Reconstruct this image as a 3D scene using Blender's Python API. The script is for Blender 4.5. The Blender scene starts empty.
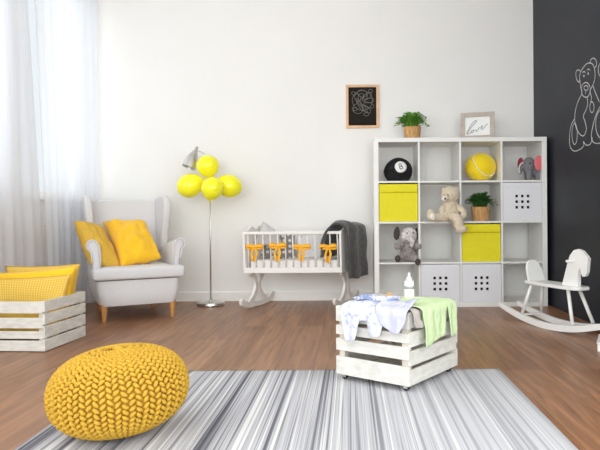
import bpy, bmesh, math, random
import numpy as np
from mathutils import Vector, Matrix, Euler, noise
PI = math.pi
random.seed(7)
SC = bpy.context.scene
COL = SC.collection
CAMH, FPX, VX, VY, ROLL = 0.761, 600.0, 350.0, 217.0, math.radians(0.4)
WALLY, LWX, RWX = 5.5, -2.42, 1.69

def px(x, y, Y):
    """photo pixel + distance into the room -> world point"""
    dx, dy = x - VX, y - VY
    c, s = math.cos(ROLL), math.sin(ROLL)
    ux, uy = dx * c - dy * s, dy * c + dx * s
    return Vector((ux * Y / FPX, Y, CAMH - uy * Y / FPX))

# ------------------------------------------------------------------ materials
def hexc(r, g, b):
    f = lambda v: ((v / 255 + .055) / 1.055) ** 2.4 if v > 10 else v / 255 / 12.92
    return (f(r), f(g), f(b), 1)

def mat(name, col, rough=.6, metal=0, noise_amt=.06, scale=40, bump=0, bscale=200, sheen=0, spec=.5, trans=0, stretch=None):
    m = bpy.data.materials.new(name); m.use_nodes = True
    nt = m.node_tree; b = nt.nodes['Principled BSDF']
    b.inputs['Roughness'].default_value = rough
    b.inputs['Metallic'].default_value = metal
    b.inputs['Specular IOR Level'].default_value = spec
    b.inputs['Transmission Weight'].default_value = trans
    if sheen: b.inputs['Sheen Weight'].default_value = sheen
    tc = nt.nodes.new('ShaderNodeTexCoord'); src = tc.outputs['Object']
    if stretch:
        mp = nt.nodes.new('ShaderNodeMapping'); mp.inputs['Scale'].default_value = stretch
        nt.links.new(src, mp.inputs['Vector']); src = mp.outputs['Vector']
    n = nt.nodes.new('ShaderNodeTexNoise'); n.inputs['Scale'].default_value = scale
    n.inputs['Detail'].default_value = 4
    nt.links.new(src, n.inputs['Vector'])
    cr = nt.nodes.new('ShaderNodeValToRGB')
    cr.color_ramp.elements[0].position = .3; cr.color_ramp.elements[1].position = .7
    lo = [c * (1 - noise_amt) for c in col[:3]] + [1]; hi = [min(1, c * (1 + noise_amt)) for c in col[:3]] + [1]
    cr.color_ramp.elements[0].color = lo; cr.color_ramp.elements[1].color = hi
    nt.links.new(n.outputs['Fac'], cr.inputs['Fac']); nt.links.new(cr.outputs['Color'], b.inputs['Base Color'])
    if bump:
        n2 = nt.nodes.new('ShaderNodeTexNoise'); n2.inputs['Scale'].default_value = bscale
        nt.links.new(src, n2.inputs['Vector'])
        bp = nt.nodes.new('ShaderNodeBump'); bp.inputs['Strength'].default_value = bump; bp.inputs['Distance'].default_value = .01
        nt.links.new(n2.outputs['Fac'], bp.inputs['Height']); nt.links.new(bp.outputs['Normal'], b.inputs['Normal'])
    return m

M = {}
M['wall'] = mat('white wall paint', hexc(238, 236, 233), .9, noise_amt=.01, scale=3, bump=.05, bscale=300)
M['black'] = mat('blackboard paint', hexc(42, 44, 52), .5, noise_amt=.16, scale=2.2, spec=.25)
M['trim'] = mat('white trim paint', hexc(242, 240, 236), .45, noise_amt=.01)
M['white'] = mat('white lacquer', hexc(238, 237, 234), .4, noise_amt=.01)
M['shelfw'] = mat('white foil board', hexc(234, 233, 229), .45, noise_amt=.01)
M['cradlew'] = mat('white painted wood', hexc(236, 233, 228), .5, noise_amt=.03)
M['insert'] = mat('cool white board', hexc(227, 227, 231), .5, noise_amt=.01)
M['crate'] = mat('whitewashed slat', hexc(214, 211, 204), .8, noise_amt=.12, scale=14, bump=.3, bscale=60, stretch=(1, 1, 3))
M['crate_in'] = mat('raw crate wood', hexc(206, 198, 185), .8, noise_amt=.12, scale=14)
M['fabric'] = mat('light grey upholstery', hexc(214, 212, 213), .95, noise_amt=.08, scale=260, bump=.25, bscale=500, sheen=.2)
M['beech'] = mat('beech wood', hexc(196, 140, 82), .45, noise_amt=.15, scale=20, stretch=(4, 4, .6))
M['frame_wood'] = mat('pale pine', hexc(222, 180, 138), .5, noise_amt=.1, scale=20)
M['grey_wood'] = mat('taupe painted frame', hexc(186, 174, 162), .6, noise_amt=.1, scale=30)
M['yellow_cloth'] = mat('golden yellow cotton', hexc(245, 190, 28), .85, noise_amt=.04, scale=60, sheen=.2)
M['mustard'] = mat('mustard woven cotton', hexc(214, 170, 62), .9, noise_amt=.16, scale=240, bump=.2, bscale=400)
M['knit'] = mat('mustard knitted cord', hexc(202, 158, 48), .9, noise_amt=.14, scale=160, bump=.4, bscale=500)
M['boxy'] = mat('lemon box fabric', hexc(232, 220, 24), .7, noise_amt=.03, scale=25, bump=.12, bscale=12)
M['balloon'] = mat('yellow balloon rubber', hexc(255, 243, 48), .2, noise_amt=.02, scale=4, spec=.5)
bb = M['balloon'].node_tree.nodes['Principled BSDF']; bb.inputs['Subsurface Weight'].default_value = .5; bb.inputs['Subsurface Radius'].default_value = (.12, .1, .02); bb.inputs['Subsurface Scale'].default_value = .6
M['steel'] = mat('brushed nickel', hexc(214, 212, 208), .36, metal=1, noise_amt=.04)
M['rubber'] = mat('black caster rubber', hexc(20, 20, 22), .45)
M['dark'] = mat('dark plush and hole shade', hexc(22, 22, 24), .95, noise_amt=.2, scale=80, sheen=.0)
M['tennis'] = mat('yellow felt', hexc(246, 216, 24), .95, noise_amt=.06, scale=120, sheen=.3)
M['ink'] = mat('black ink', hexc(28, 28, 28), .7)
M['inkgrey'] = mat('grey script ink', hexc(96, 94, 94), .7)
M['paper'] = mat('white paper', hexc(238, 238, 236), .8, noise_amt=.01)
M['board'] = mat('picture board black', hexc(30, 24, 20), .7, spec=.2, noise_amt=.2, scale=8)
M['chalk'] = mat('white chalk', hexc(205, 205, 205), .95, noise_amt=.3, scale=90)
M['chalkdim'] = mat('worn chalk', hexc(140, 134, 128), .95, noise_amt=.3, scale=90)
M['bear'] = mat('cream plush', hexc(226, 210, 184), .95, noise_amt=.12, scale=70, bump=.8, bscale=180, sheen=.4)
M['bearpale'] = mat('pale plush', hexc(244, 236, 222), .95, noise_amt=.06, scale=70, bump=.8, bscale=180, sheen=.4)
M['grplush'] = mat('mottled grey plush', hexc(158, 150, 147), .95, noise_amt=.5, scale=55, bump=.8, bscale=180, sheen=.3)
M['grplushdk'] = mat('dark grey plush', hexc(78, 70, 70), .95, noise_amt=.2, scale=70, bump=.6, bscale=180)
M['grplushlt'] = mat('silver plush', hexc(214, 208, 206), .95, noise_amt=.25, scale=70, bump=.6, bscale=180)
M['grey_felt'] = mat('grey felt', hexc(122, 120, 124), .95, noise_amt=.08, scale=70)
M['pink'] = mat('pink felt', hexc(228, 122, 130), .95, noise_amt=.05, scale=70)
M['crimson'] = mat('crimson felt', hexc(150, 52, 68), .95, noise_amt=.05, scale=70)
M['blanket'] = mat('charcoal fleece', hexc(76, 74, 73), .95, noise_amt=.3, scale=30, bump=.5, bscale=120, sheen=.3)
M['ribbon'] = mat('orange satin ribbon', hexc(255, 182, 22), .35, noise_amt=.06, scale=60, sheen=.3)
M['linen'] = mat('white linen', hexc(236, 232, 228), .9, noise_amt=.03)
M['greylinen'] = mat('pale grey linen', hexc(196, 194, 194), .9, noise_amt=.06)
M['green'] = mat('pale green jersey', hexc(202, 222, 174), .9, noise_amt=.05, scale=50)
M['greenb'] = mat('lime trim', hexc(170, 218, 40), .9)
M['lav'] = mat('pale lavender jersey', hexc(194, 194, 214), .9, noise_amt=.05, scale=50)
M['taupe'] = mat('taupe jersey', hexc(186, 178, 172), .9, noise_amt=.08, scale=50)
M['orange'] = mat('orange silicone', hexc(246, 160, 30), .35)
M['milk'] = mat('milk in a bottle', hexc(244, 240, 228), .25, noise_amt=.01)
M['clear'] = mat('clear plastic', hexc(214, 216, 216), .25, noise_amt=.01)
M['smoke'] = mat('tinted bottle neck', hexc(150, 152, 152), .25, noise_amt=.01)
M['basket'] = mat('woven straw', hexc(196, 150, 98), .8, noise_amt=.3, scale=60, bump=.6, bscale=90, stretch=(1, 1, .35))
M['soil'] = mat('soil', hexc(60, 44, 32), .95)
M['leaf'] = mat('green leaves', hexc(112, 166, 58), .5, noise_amt=.45, scale=40)
M['leafd'] = mat('deep green leaves', hexc(66, 116, 50), .5, noise_amt=.45, scale=40)
M['radiator'] = mat('cream radiator enamel', hexc(216, 208, 196), .5, noise_amt=.01)

def curtain_mat():
    m = bpy.data.materials.new('sheer voile'); m.use_nodes = True; nt = m.node_tree
    nt.nodes.clear(); N = nt.nodes.new
    out = N('ShaderNodeOutputMaterial'); tr = N('ShaderNodeBsdfTransparent'); df = N('ShaderNodeBsdfDiffuse'); tl = N('ShaderNodeBsdfTranslucent')
    df.inputs[0].default_value = (.90, .91, .96, 1); tl.inputs[0].default_value = (.90, .92, .98, 1)
    a = N('ShaderNodeMixShader'); a.inputs[0].default_value = .5
    b = N('ShaderNodeMixShader')
    wv = N('ShaderNodeTexNoise'); wv.inputs['Scale'].default_value = 60
    tc = N('ShaderNodeTexCoord'); mp = N('ShaderNodeMapping'); mp.inputs['Scale'].default_value = (1, 1, .02)
    mr = N('ShaderNodeMapRange'); mr.inputs['To Min'].default_value = .70; mr.inputs['To Max'].default_value = .80
    L = nt.links.new
    L(tc.outputs['Object'], mp.inputs[0]); L(mp.outputs[0], wv.inputs[0]); L(wv.outputs['Fac'], mr.inputs[0]); L(mr.outputs[0], b.inputs[0])
    L(df.outputs[0], a.inputs[1]); L(tl.outputs[0], a.inputs[2]); L(tr.outputs[0], b.inputs[1]); L(a.outputs[0], b.inputs[2]); L(b.outputs[0], out.inputs[0])
    return m
M['voile'] = curtain_mat()

def glass_mat():
    m = bpy.data.materials.new('window glass'); m.use_nodes = True; nt = m.node_tree
    nt.nodes.clear(); N = nt.nodes.new; L = nt.links.new
    out = N('ShaderNodeOutputMaterial'); tr = N('ShaderNodeBsdfTransparent'); gl = N('ShaderNodeBsdfGlossy'); gl.inputs['Roughness'].default_value = .02
    lw = N('ShaderNodeLayerWeight'); fr = N('ShaderNodeMath'); fr.operation = 'POWER'; fr.inputs[1].default_value = 5; L(lw.outputs['Facing'], fr.inputs[0]); mx = N('ShaderNodeMixShader')
    tr.inputs[0].default_value = (.96, .98, .98, 1)
    L(fr.outputs[0], mx.inputs[0]); L(tr.outputs[0], mx.inputs[1]); L(gl.outputs[0], mx.inputs[2]); L(mx.outputs[0], out.inputs[0])
    return m
M['glass'] = glass_mat()

def floor_mat():
    m = bpy.data.materials.new('brown plank floor'); m.use_nodes = True; nt = m.node_tree; N = nt.nodes.new; L = nt.links.new
    b = nt.nodes['Principled BSDF']
    tc = N('ShaderNodeTexCoord'); mp = N('ShaderNodeMapping'); mp.inputs['Rotation'].default_value = (0, 0, PI / 2)
    L(tc.outputs['Object'], mp.inputs[0])
    br = N('ShaderNodeTexBrick'); br.inputs['Scale'].default_value = 1; br.inputs['Brick Width'].default_value = 1.25
    br.inputs['Row Height'].default_value = .19; br.inputs['Mortar Size'].default_value = .0012; br.inputs['Bias'].default_value = 0
    br.inputs['Color1'].default_value = hexc(142, 98, 68); br.inputs['Color2'].default_value = hexc(164, 121, 90); br.inputs['Mortar'].default_value = hexc(84, 58, 42)
    br.offset = .37
    L(mp.outputs[0], br.inputs[0])
    m2 = N('ShaderNodeMapping'); m2.inputs['Scale'].default_value = (14, .9, 1); L(tc.outputs['Object'], m2.inputs[0])
    n = N('ShaderNodeTexNoise'); n.inputs['Scale'].default_value = 2.2; n.inputs['Detail'].default_value = 7; n.inputs['Distortion'].default_value = .8; L(m2.outputs[0], n.inputs[0])
    cr = N('ShaderNodeValToRGB'); cr.color_ramp.elements[0].position = .32; cr.color_ramp.elements[0].color = (.6, .56, .54, 1)
    cr.color_ramp.elements[1].position = .66; cr.color_ramp.elements[1].color = (1.12, 1.1, 1.08, 1)
    L(n.outputs['Fac'], cr.inputs[0])
    mx = N('ShaderNodeMix'); mx.data_type = 'RGBA'; mx.blend_type = 'MULTIPLY'; mx.inputs[0].default_value = 1
    L(br.outputs['Color'], mx.inputs[6]); L(cr.outputs[0], mx.inputs[7]); L(mx.outputs[2], b.inputs['Base Color'])
    b.inputs['Roughness'].default_value = .36
    bp = N('ShaderNodeBump'); bp.inputs['Strength'].default_value = .12; bp.inputs['Distance'].default_value = .004
    L(n.outputs['Fac'], bp.inputs['Height']); L(bp.outputs[0], b.inputs['Normal'])
    return m
M['floor'] = floor_mat()

def rug_mat():
    m = bpy.data.materials.new('grey striped rug'); m.use_nodes = True; nt = m.node_tree; N = nt.nodes.new; L = nt.links.new
    b = nt.nodes['Principled BSDF']; b.inputs['Roughness'].default_value = .95
    b.inputs['Specular IOR Level'].default_value = .15
    tc = N('ShaderNodeTexCoord')
    def nz(sx, sy, sc, det, dist=0):
        mp = N('ShaderNodeMapping'); mp.inputs['Scale'].default_value = (sx, sy, 0); L(tc.outputs['Object'], mp.inputs[0])
        n = N('ShaderNodeTexNoise'); n.inputs['Scale'].default_value = sc; n.inputs['Detail'].default_value = det; n.inputs['Distortion'].default_value = dist
        L(mp.outputs[0], n.inputs[0]); return n
    a = nz(12, .12, 2.0, 2)        # wide bands
    c = nz(46, .16, 2.0, 2)        # thin stripes
    mix = N('ShaderNodeMath'); mix.operation = 'MULTIPLY_ADD'; mix.inputs[1].default_value = .55
    sc2 = N('ShaderNodeMath'); sc2.operation = 'MULTIPLY'; sc2.inputs[1].default_value = .5
    L(c.outputs['Fac'], sc2.inputs[0]); L(a.outputs['Fac'], mix.inputs[0]); L(sc2.outputs[0], mix.inputs[2])
    cr = N('ShaderNodeValToRGB'); e = cr.color_ramp.elements
    e[0].position = .39; e[0].color = hexc(92, 92, 100); e[1].position = .62; e[1].color = hexc(216, 215, 215)
    x = e.new(.465); x.color = hexc(138, 137, 144)
    x = e.new(.515); x.color = hexc(196, 196, 200)
    x = e.new(.555); x.color = hexc(168, 167, 173)
    L(mix.outputs[0], cr.inputs[0])
    # thin dark lines, woven in
    d = nz(46, .10, 1.0, 0, 0)
    ab = N('ShaderNodeMath'); ab.operation = 'SUBTRACT'; ab.inputs[1].default_value = .5; L(d.outputs['Fac'], ab.inputs[0])
    a2 = N('ShaderNodeMath'); a2.operation = 'ABSOLUTE'; L(ab.outputs[0], a2.inputs[0])
    ln = N('ShaderNodeMapRange'); ln.inputs['From Min'].default_value = .0; ln.inputs['From Max'].default_value = .026
    ln.inputs['To Min'].default_value = .35; ln.inputs['To Max'].default_value = 1; L(a2.outputs[0], ln.inputs[0])
    mx = N('ShaderNodeMix'); mx.data_type = 'RGBA'; mx.blend_type = 'MULTIPLY'; mx.inputs[0].default_value = 1
    L(cr.outputs[0], mx.inputs[6]); L(ln.outputs[0], mx.inputs[7])
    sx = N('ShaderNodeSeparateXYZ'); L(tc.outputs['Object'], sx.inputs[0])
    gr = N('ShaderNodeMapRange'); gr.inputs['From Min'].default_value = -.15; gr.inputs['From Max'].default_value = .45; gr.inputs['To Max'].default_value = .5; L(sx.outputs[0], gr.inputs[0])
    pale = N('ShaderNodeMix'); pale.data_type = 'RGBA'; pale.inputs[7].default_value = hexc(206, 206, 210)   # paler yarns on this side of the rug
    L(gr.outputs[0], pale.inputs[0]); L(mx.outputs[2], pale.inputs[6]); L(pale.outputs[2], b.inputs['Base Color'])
    g = N('ShaderNodeTexNoise'); g.inputs['Scale'].default_value = 320; L(tc.outputs['Object'], g.inputs[0])
    bp = N('ShaderNodeBump'); bp.inputs['Strength'].default_value = .4; bp.inputs['Distance'].default_value = .004
    L(g.outputs['Fac'], bp.inputs['Height']); L(bp.outputs[0], b.inputs['Normal'])
    return m
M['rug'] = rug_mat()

def check_mat(name, c1, c2, n):
    """small woven check in the cushion's own coordinates"""
    m = bpy.data.materials.new(name); m.use_nodes = True; nt = m.node_tree; N = nt.nodes.new; L = nt.links.new
    b = nt.nodes['Principled BSDF']; b.inputs['Roughness'].default_value = .9; b.inputs['Specular IOR Level'].default_value = .2
    uv = N('ShaderNodeUVMap'); uv.uv_map = 'UVMap'
    sp = N('ShaderNodeSeparateXYZ'); L(uv.outputs[0], sp.inputs[0])
    outs = []
    for k in (0, 1):
        s = N('ShaderNodeMath'); s.operation = 'MULTIPLY'; s.inputs[1].default_value = n; L(sp.outputs[k], s.inputs[0])
        f = N('ShaderNodeMath'); f.operation = 'FRACT'; L(s.outputs[0], f.inputs[0])
        g = N('ShaderNodeMath'); g.operation = 'GREATER_THAN'; g.inputs[1].default_value = .68; L(f.outputs[0], g.inputs[0]); outs.append(g)
    ad = N('ShaderNodeMath'); ad.operation = 'MAXIMUM'; L(outs[0].outputs[0], ad.inputs[0]); L(outs[1].outputs[0], ad.inputs[1])
    mx = N('ShaderNodeMix'); mx.data_type = 'RGBA'; mx.inputs[6].default_value = c1; mx.inputs[7].default_value = c2
    L(ad.outputs[0], mx.inputs[0]); L(mx.outputs[2], b.inputs['Base Color'])
    return m
M['gingham'] = check_mat('mustard gingham cotton', hexc(208, 162, 44), hexc(226, 196, 108), 34)

def dotted(name, base, dot, scale, thr, rough=.9):
    m = bpy.data.materials.new(name); m.use_nodes = True; nt = m.node_tree; N = nt.nodes.new; L = nt.links.new
    b = nt.nodes['Principled BSDF']; b.inputs['Roughness'].default_value = rough
    tc = N('ShaderNodeTexCoord'); v = N('ShaderNodeTexVoronoi'); v.inputs['Scale'].default_value = scale; v.inputs['Randomness'].default_value = .35
    L(tc.outputs['Object'], v.inputs[0])
    g = N('ShaderNodeMath'); g.operation = 'LESS_THAN'; g.inputs[1].default_value = thr; L(v.outputs['Distance'], g.inputs[0])
    mx = N('ShaderNodeMix'); mx.data_type = 'RGBA'; mx.inputs[6].default_value = base; mx.inputs[7].default_value = dot
    L(g.outputs[0], mx.inputs[0]); L(mx.outputs[2], b.inputs['Base Color'])
    return m
M['dots'] = dotted('grey dotted cotton', hexc(138, 134, 132), hexc(226, 224, 222), 20, .30)
M['dotslt'] = dotted('white sprinkled cotton', hexc(228, 226, 226), hexc(170, 168, 172), 24, .2)
def blueprint():
    m = bpy.data.materials.new('white jersey with blue print'); m.use_nodes = True; nt = m.node_tree; N = nt.nodes.new; L = nt.links.new
    b = nt.nodes['Principled BSDF']; b.inputs['Roughness'].default_value = .9
    tc = N('ShaderNodeTexCoord'); n = N('ShaderNodeTexNoise'); n.inputs['Scale'].default_value = 42; n.inputs['Detail'].default_value = 1.5; L(tc.outputs['Object'], n.inputs[0])
    cr = N('ShaderNodeValToRGB'); cr.color_ramp.elements[0].position = .33; cr.color_ramp.elements[0].color = hexc(172, 178, 214)
    cr.color_ramp.elements[1].position = .44; cr.color_ramp.elements[1].color = hexc(212, 213, 221)
    L(n.outputs['Fac'], cr.inputs[0]); L(cr.outputs[0], b.inputs['Base Color'])
    return m
M['blueprint'] = blueprint()
M['bluetrim'] = dotted('pale blue patterned cotton', hexc(140, 160, 208), hexc(222, 225, 234), 60, .42)

# ------------------------------------------------------------------ mesh helpers
def link(name, me, m, parent=None, smooth=False, loc=None):
    o = bpy.data.objects.new(name, me); COL.objects.link(o)
    for mm in (m if isinstance(m, (list, tuple)) else [m]): me.materials.append(mm)
    if smooth:
        for p in me.polygons: p.use_smooth = True
    if parent: o.parent = parent
    if loc is not None: o.location = loc
    return o

def tag(o, label=None, cat=None, group=None, kind=None):
    if label: o['label'] = label
    if cat: o['category'] = cat
    if group: o['group'] = group
    if kind: o['kind'] = kind
    return o

def thing(name, label, cat, loc=(0, 0, 0), rz=0, group=None):
    o = bpy.data.objects.new(name, None); COL.objects.link(o)
    o.empty_display_size = .05
    o.location = loc; o.rotation_euler = (0, 0, rz)
    return tag(o, label, cat, group)

class MB:
    def __init__(s): s.bm = bmesh.new()
    def faces_of(s, fs, mi):
        for f in fs: f.material_index = mi
    def box(s, x0, x1, y0, y1, z0, z1, mi=0, bev=0, mtx=None):
        r = bmesh.ops.create_cube(s.bm, size=1)
        v = r['verts']
        for p in v: p.co = Vector(((x0 + x1) / 2 + p.co.x * (x1 - x0), (y0 + y1) / 2 + p.co.y * (y1 - y0), (z0 + z1) / 2 + p.co.z * (z1 - z0)))
        if mtx is not None:
            for p in v: p.co = mtx @ p.co
        fs = set(f for p in v for f in p.link_faces); s.faces_of(fs, mi)
        if bev:
            es = list(set(e for p in v for e in p.link_edges))
            bmesh.ops.bevel(s.bm, geom=es, offset=bev, segments=2, affect='EDGES', profile=.5)
        return s
    def ring_loft(s, rings, closed=True, cap=True, mi=0):
        R = [[s.bm.verts.new(p) for p in r] for r in rings]
        n = len(R[0])
        for a, b in zip(R, R[1:]):
            for i in range(n if closed else n - 1):
                j = (i + 1) % n
                try: f = s.bm.faces.new((a[i], a[j], b[j], b[i])); f.material_index = mi
                except ValueError: pass
        if cap and closed:
            for r, fl in ((R[0], 1), (R[-1], 0)):
                try: f = s.bm.faces.new(list(reversed(r)) if fl else r); f.material_index = mi
                except ValueError: pass
        return s
    def tube(s, pts, rad, n=8, mi=0, flat=None):
        pts = [Vector(p) for p in pts]; rings = []
        up = Vector((0, 0, 1)); prev = None
        for i, p in enumerate(pts):
            t = (pts[min(i + 1, len(pts) - 1)] - pts[max(i - 1, 0)]).normalized()
            if prev is None:
                a = t.orthogonal().normalized() if abs(t.dot(up)) > .95 else t.cross(up).normalized()
            else:
                a = (prev - t * prev.dot(t)).normalized()
            prev = a; b = t.cross(a)
            r = rad[i] if isinstance(rad, (list, tuple)) else rad
            rings.append([p + a * math.cos(2 * PI * k / n) * r + b * math.sin(2 * PI * k / n) * r for k in range(n)])
        return s.ring_loft(rings, mi=mi)
    def lathe(s, prof, n=24, c=(0, 0, 0), mtx=None, mi=0):
        rings = []
        for r, z in prof:
            ring = [Vector((c[0] + r * math.cos(2 * PI * k / n), c[1] + r * math.sin(2 * PI * k / n), c[2] + z)) for k in range(n)]
            if mtx is not None: ring = [mtx @ p for p in ring]
            rings.append(ring)
        return s.ring_loft(rings, mi=mi)
    def prism(s, poly, axis, a0, a1, mi=0, mtx=None):
        """poly of 2-D points extruded along axis"""
        def P(p, a):
            v = {'x': Vector((a, p[0], p[1])), 'y': Vector((p[0], a, p[1])), 'z': Vector((p[0], p[1], a))}[axis]
            return mtx @ v if mtx is not None else v
        return s.ring_loft([[P(p, a0) for p in poly], [P(p, a1) for p in poly]], mi=mi)
    def ell(s, c, r, rot=None, seg=20, mi=0):
        r_ = r if isinstance(r, (list, tuple)) else (r, r, r)
        m = Matrix.Translation(c) @ (Euler(rot).to_matrix().to_4x4() if rot else Matrix()) @ Matrix.Diagonal((*r_, 1))
        x = bmesh.ops.create_uvsphere(s.bm, u_segments=seg, v_segments=max(6, seg * 2 // 3), radius=1, matrix=m)
        s.faces_of(set(f for p in x['verts'] for f in p.link_faces), mi)
        return s
    def done(s, name, m, parent=None, smooth=False, fix=True, ang=None):
        if fix: bmesh.ops.recalc_face_normals(s.bm, faces=s.bm.faces)
        me = bpy.data.meshes.new(name); s.bm.to_mesh(me); s.bm.free()
        o = link(name, me, m, parent, smooth)
        if smooth and ang: me.set_sharp_from_angle(angle=math.radians(ang))
        return o

def blob(mb, voxel, smooth_it=6, fuzz=0, fscale=60, fac=.5):
    """union of the shapes in mb as one soft closed surface -> MB"""
    bmesh.ops.recalc_face_normals(mb.bm, faces=mb.bm.faces)
    me = bpy.data.meshes.new('tmp'); mb.bm.to_mesh(me); mb.bm.free()
    o = bpy.data.objects.new('tmp', me); COL.objects.link(o)
    r = o.modifiers.new('r', 'REMESH'); r.mode = 'VOXEL'; r.voxel_size = voxel
    if smooth_it:
        s = o.modifiers.new('s', 'SMOOTH'); s.iterations = smooth_it; s.factor = fac
    dg = bpy.context.evaluated_depsgraph_get(); ev = o.evaluated_get(dg)
    m2 = bpy.data.meshes.new_from_object(ev, depsgraph=dg)
    bpy.data.objects.remove(o); bpy.data.meshes.remove(me)
    out = MB(); out.bm.from_mesh(m2); bpy.data.meshes.remove(m2)
    if fuzz:
        out.bm.normal_update()
        for v in out.bm.verts:
            n = noise.noise(v.co * fscale) + .5 * noise.noise(v.co * fscale * 2.3)
            v.co += v.normal * n * fuzz
    return out

def crom(pts, n=8):
    pts = [Vector(p) for p in pts]; out = []
    for i in range(len(pts) - 1):
        p0, p1, p2, p3 = pts[max(i - 1, 0)], pts[i], pts[i + 1], pts[min(i + 2, len(pts) - 1)]
        for k in range(n):
            t = k / n
            out.append(.5 * ((2 * p1) + (p2 - p0) * t + (2 * p0 - 5 * p1 + 4 * p2 - p3) * t * t + (3 * p1 - p0 - 3 * p2 + p3) * t ** 3))
    out.append(pts[-1]); return out

def copy_tree(o, parent=None):
    c = o.copy(); COL.objects.link(c)
    if parent: c.parent = parent
    for ch in list(o.children): copy_tree(ch, c)
    return c

def struct(name, mb, m, **k):
    return tag(mb.done(name, m, **k), kind='structure')

# ------------------------------------------------------------------ the room
Y0 = -1.6; H = 3.0
b = MB(); b.box(LWX - .2, RWX + .1, Y0 - .2, WALLY + .15, -.1, 0); struct('floor', b, M['floor'])
b = MB(); b.box(LWX - .2, RWX + .1, Y0 - .2, WALLY + .15, H, H + .1); struct('ceiling', b, M['wall'])
b = MB(); b.box(LWX - .2, RWX + .1, WALLY, WALLY + .15, 0, H); struct('wall_back', b, M['wall'])
RWIN = (-1.0, 2.3, .5, 2.7)            # window in the right wall, beside the camera
b = MB(); b.box(RWX, RWX + .1, RWIN[1], WALLY, 0, H); b.box(RWX, RWX + .1, Y0, RWIN[0], 0, H)
b.box(RWX, RWX + .1, RWIN[0], RWIN[1], 0, RWIN[2]); b.box(RWX, RWX + .1, RWIN[0], RWIN[1], RWIN[3], H); struct('wall_right', b, M['black'])
b = MB(); X = RWX + .06; t = .05
b.box(X - .03, X + .03, RWIN[0], RWIN[1], RWIN[2], RWIN[2] + t); b.box(X - .03, X + .03, RWIN[0], RWIN[1], RWIN[3] - t, RWIN[3])
for y in (RWIN[0] + t / 2, .65, RWIN[1] - t / 2): b.box(X - .03, X + .03, y - t / 2, y + t / 2, RWIN[2] + t, RWIN[3] - t)
w = struct('window_4', b, M['trim'])
g = MB(); g.box(X - .004, X + .004, RWIN[0] + t, RWIN[1] - t, RWIN[2] + t, RWIN[3] - t); g.done('pane', M['glass'], w)
WB = (.94, 2.72)                       # window sill and head
WINS = [(-.9, 4.0), (4.42, 5.40)]  # first window is out of view, added for light; second is the visible one
b = MB()
b.box(LWX - .1, LWX, Y0, WALLY, 0, WB[0]); b.box(LWX - .1, LWX, Y0, WALLY, WB[1], H)
for y0, y1 in ((Y0, WINS[0][0]), (WINS[0][1], WINS[1][0]), (WINS[1][1], WALLY)): b.box(LWX - .1, LWX, y0, y1, WB[0], WB[1])
struct('wall_left', b, M['wall'])
b = MB(); FO = (-2.2, 1.5, .12, 2.85)  # unseen rear opening, added and widened for soft frontal fill
b.box(LWX - .2, FO[0], Y0 - .2, Y0, 0, H); b.box(FO[1], RWX + .1, Y0 - .2, Y0, 0, H)
b.box(FO[0], FO[1], Y0 - .2, Y0, 0, FO[2]); b.box(FO[0], FO[1], Y0 - .2, Y0, FO[3], H)
struct('wall_front', b, M['wall'])
for i, (y0, y1) in enumerate(WINS):
    b = MB(); X = LWX - .06; t = .045
    b.box(X - .03, X + .03, y0, y1, WB[0], WB[0] + t); b.box(X - .03, X + .03, y0, y1, WB[1] - t, WB[1])
    ys = [y0 + t / 2, y1 - t / 2] + ([y0 + (y1 - y0) * k / 3 for k in (1, 2)] if i == 0 else [])
    for y in ys: b.box(X - .03, X + .03, y - t / 2, y + t / 2, WB[0] + t, WB[1] - t)
    w = struct('window_%d' % (i + 1), b, M['trim'])
    g = MB(); g.box(X - .004, X + .004, y0 + t, y1 - t, WB[0] + t, WB[1] - t); g.done('pane', M['glass'], w)
    s = MB(); s.box(LWX - .08, LWX + .04, y0 - .03, y1 + .03, WB[0] - .03, WB[0] - .001, bev=.004); s.done('window_sill', M['trim'], w)
b = MB(); Yf = Y0 - .1; t = .06
b.box(FO[0], FO[1], Yf - .03, Yf + .03, FO[2], FO[2] + t); b.box(FO[0], FO[1], Yf - .03, Yf + .03, FO[3] - t, FO[3])
for x in (FO[0] + t / 2, (FO[0] + FO[1]) / 2, FO[1] - t / 2): b.box(x - t / 2, x + t / 2, Yf - .03, Yf + .03, FO[2] + t, FO[3] - t)
w = struct('window_3', b, M['trim'])
g = MB(); g.box(FO[0] + t, FO[1] - t, Yf - .004, Yf + .004, FO[2] + t, FO[3] - t); g.done('pane', M['glass'], w)
b = MB(); b.prism([(WALLY - .016, 0), (WALLY, 0), (WALLY, .088), (WALLY - .008, .088), (WALLY - .016, .078)], 'x', LWX, RWX); struct('baseboard_back', b, M['trim'])
b = MB(); b.box(LWX, LWX + .016, Y0, WALLY - .016, 0, .088, bev=.004); struct('baseboard_left', b, M['trim'])

# radiator behind the curtain
r = thing('radiator', 'cream ribbed radiator under the window, seen through the sheer curtain', 'radiator', (LWX + .075, 3.85, .12))
b = MB()
for k in range(22): b.box(-.018, .018, -.74 + k * .068, -.74 + k * .068 + .058, .0, .6, bev=.008)
b.box(-.012, .012, -.745, .745, .03, .57); b.done('panel', M['radiator'], r)
for y in (-.6, .6): b = MB(); b.box(-.072, -.012, y - .02, y + .02, .1, .5); b.done('wall_bracket', M['radiator'], r)

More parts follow.
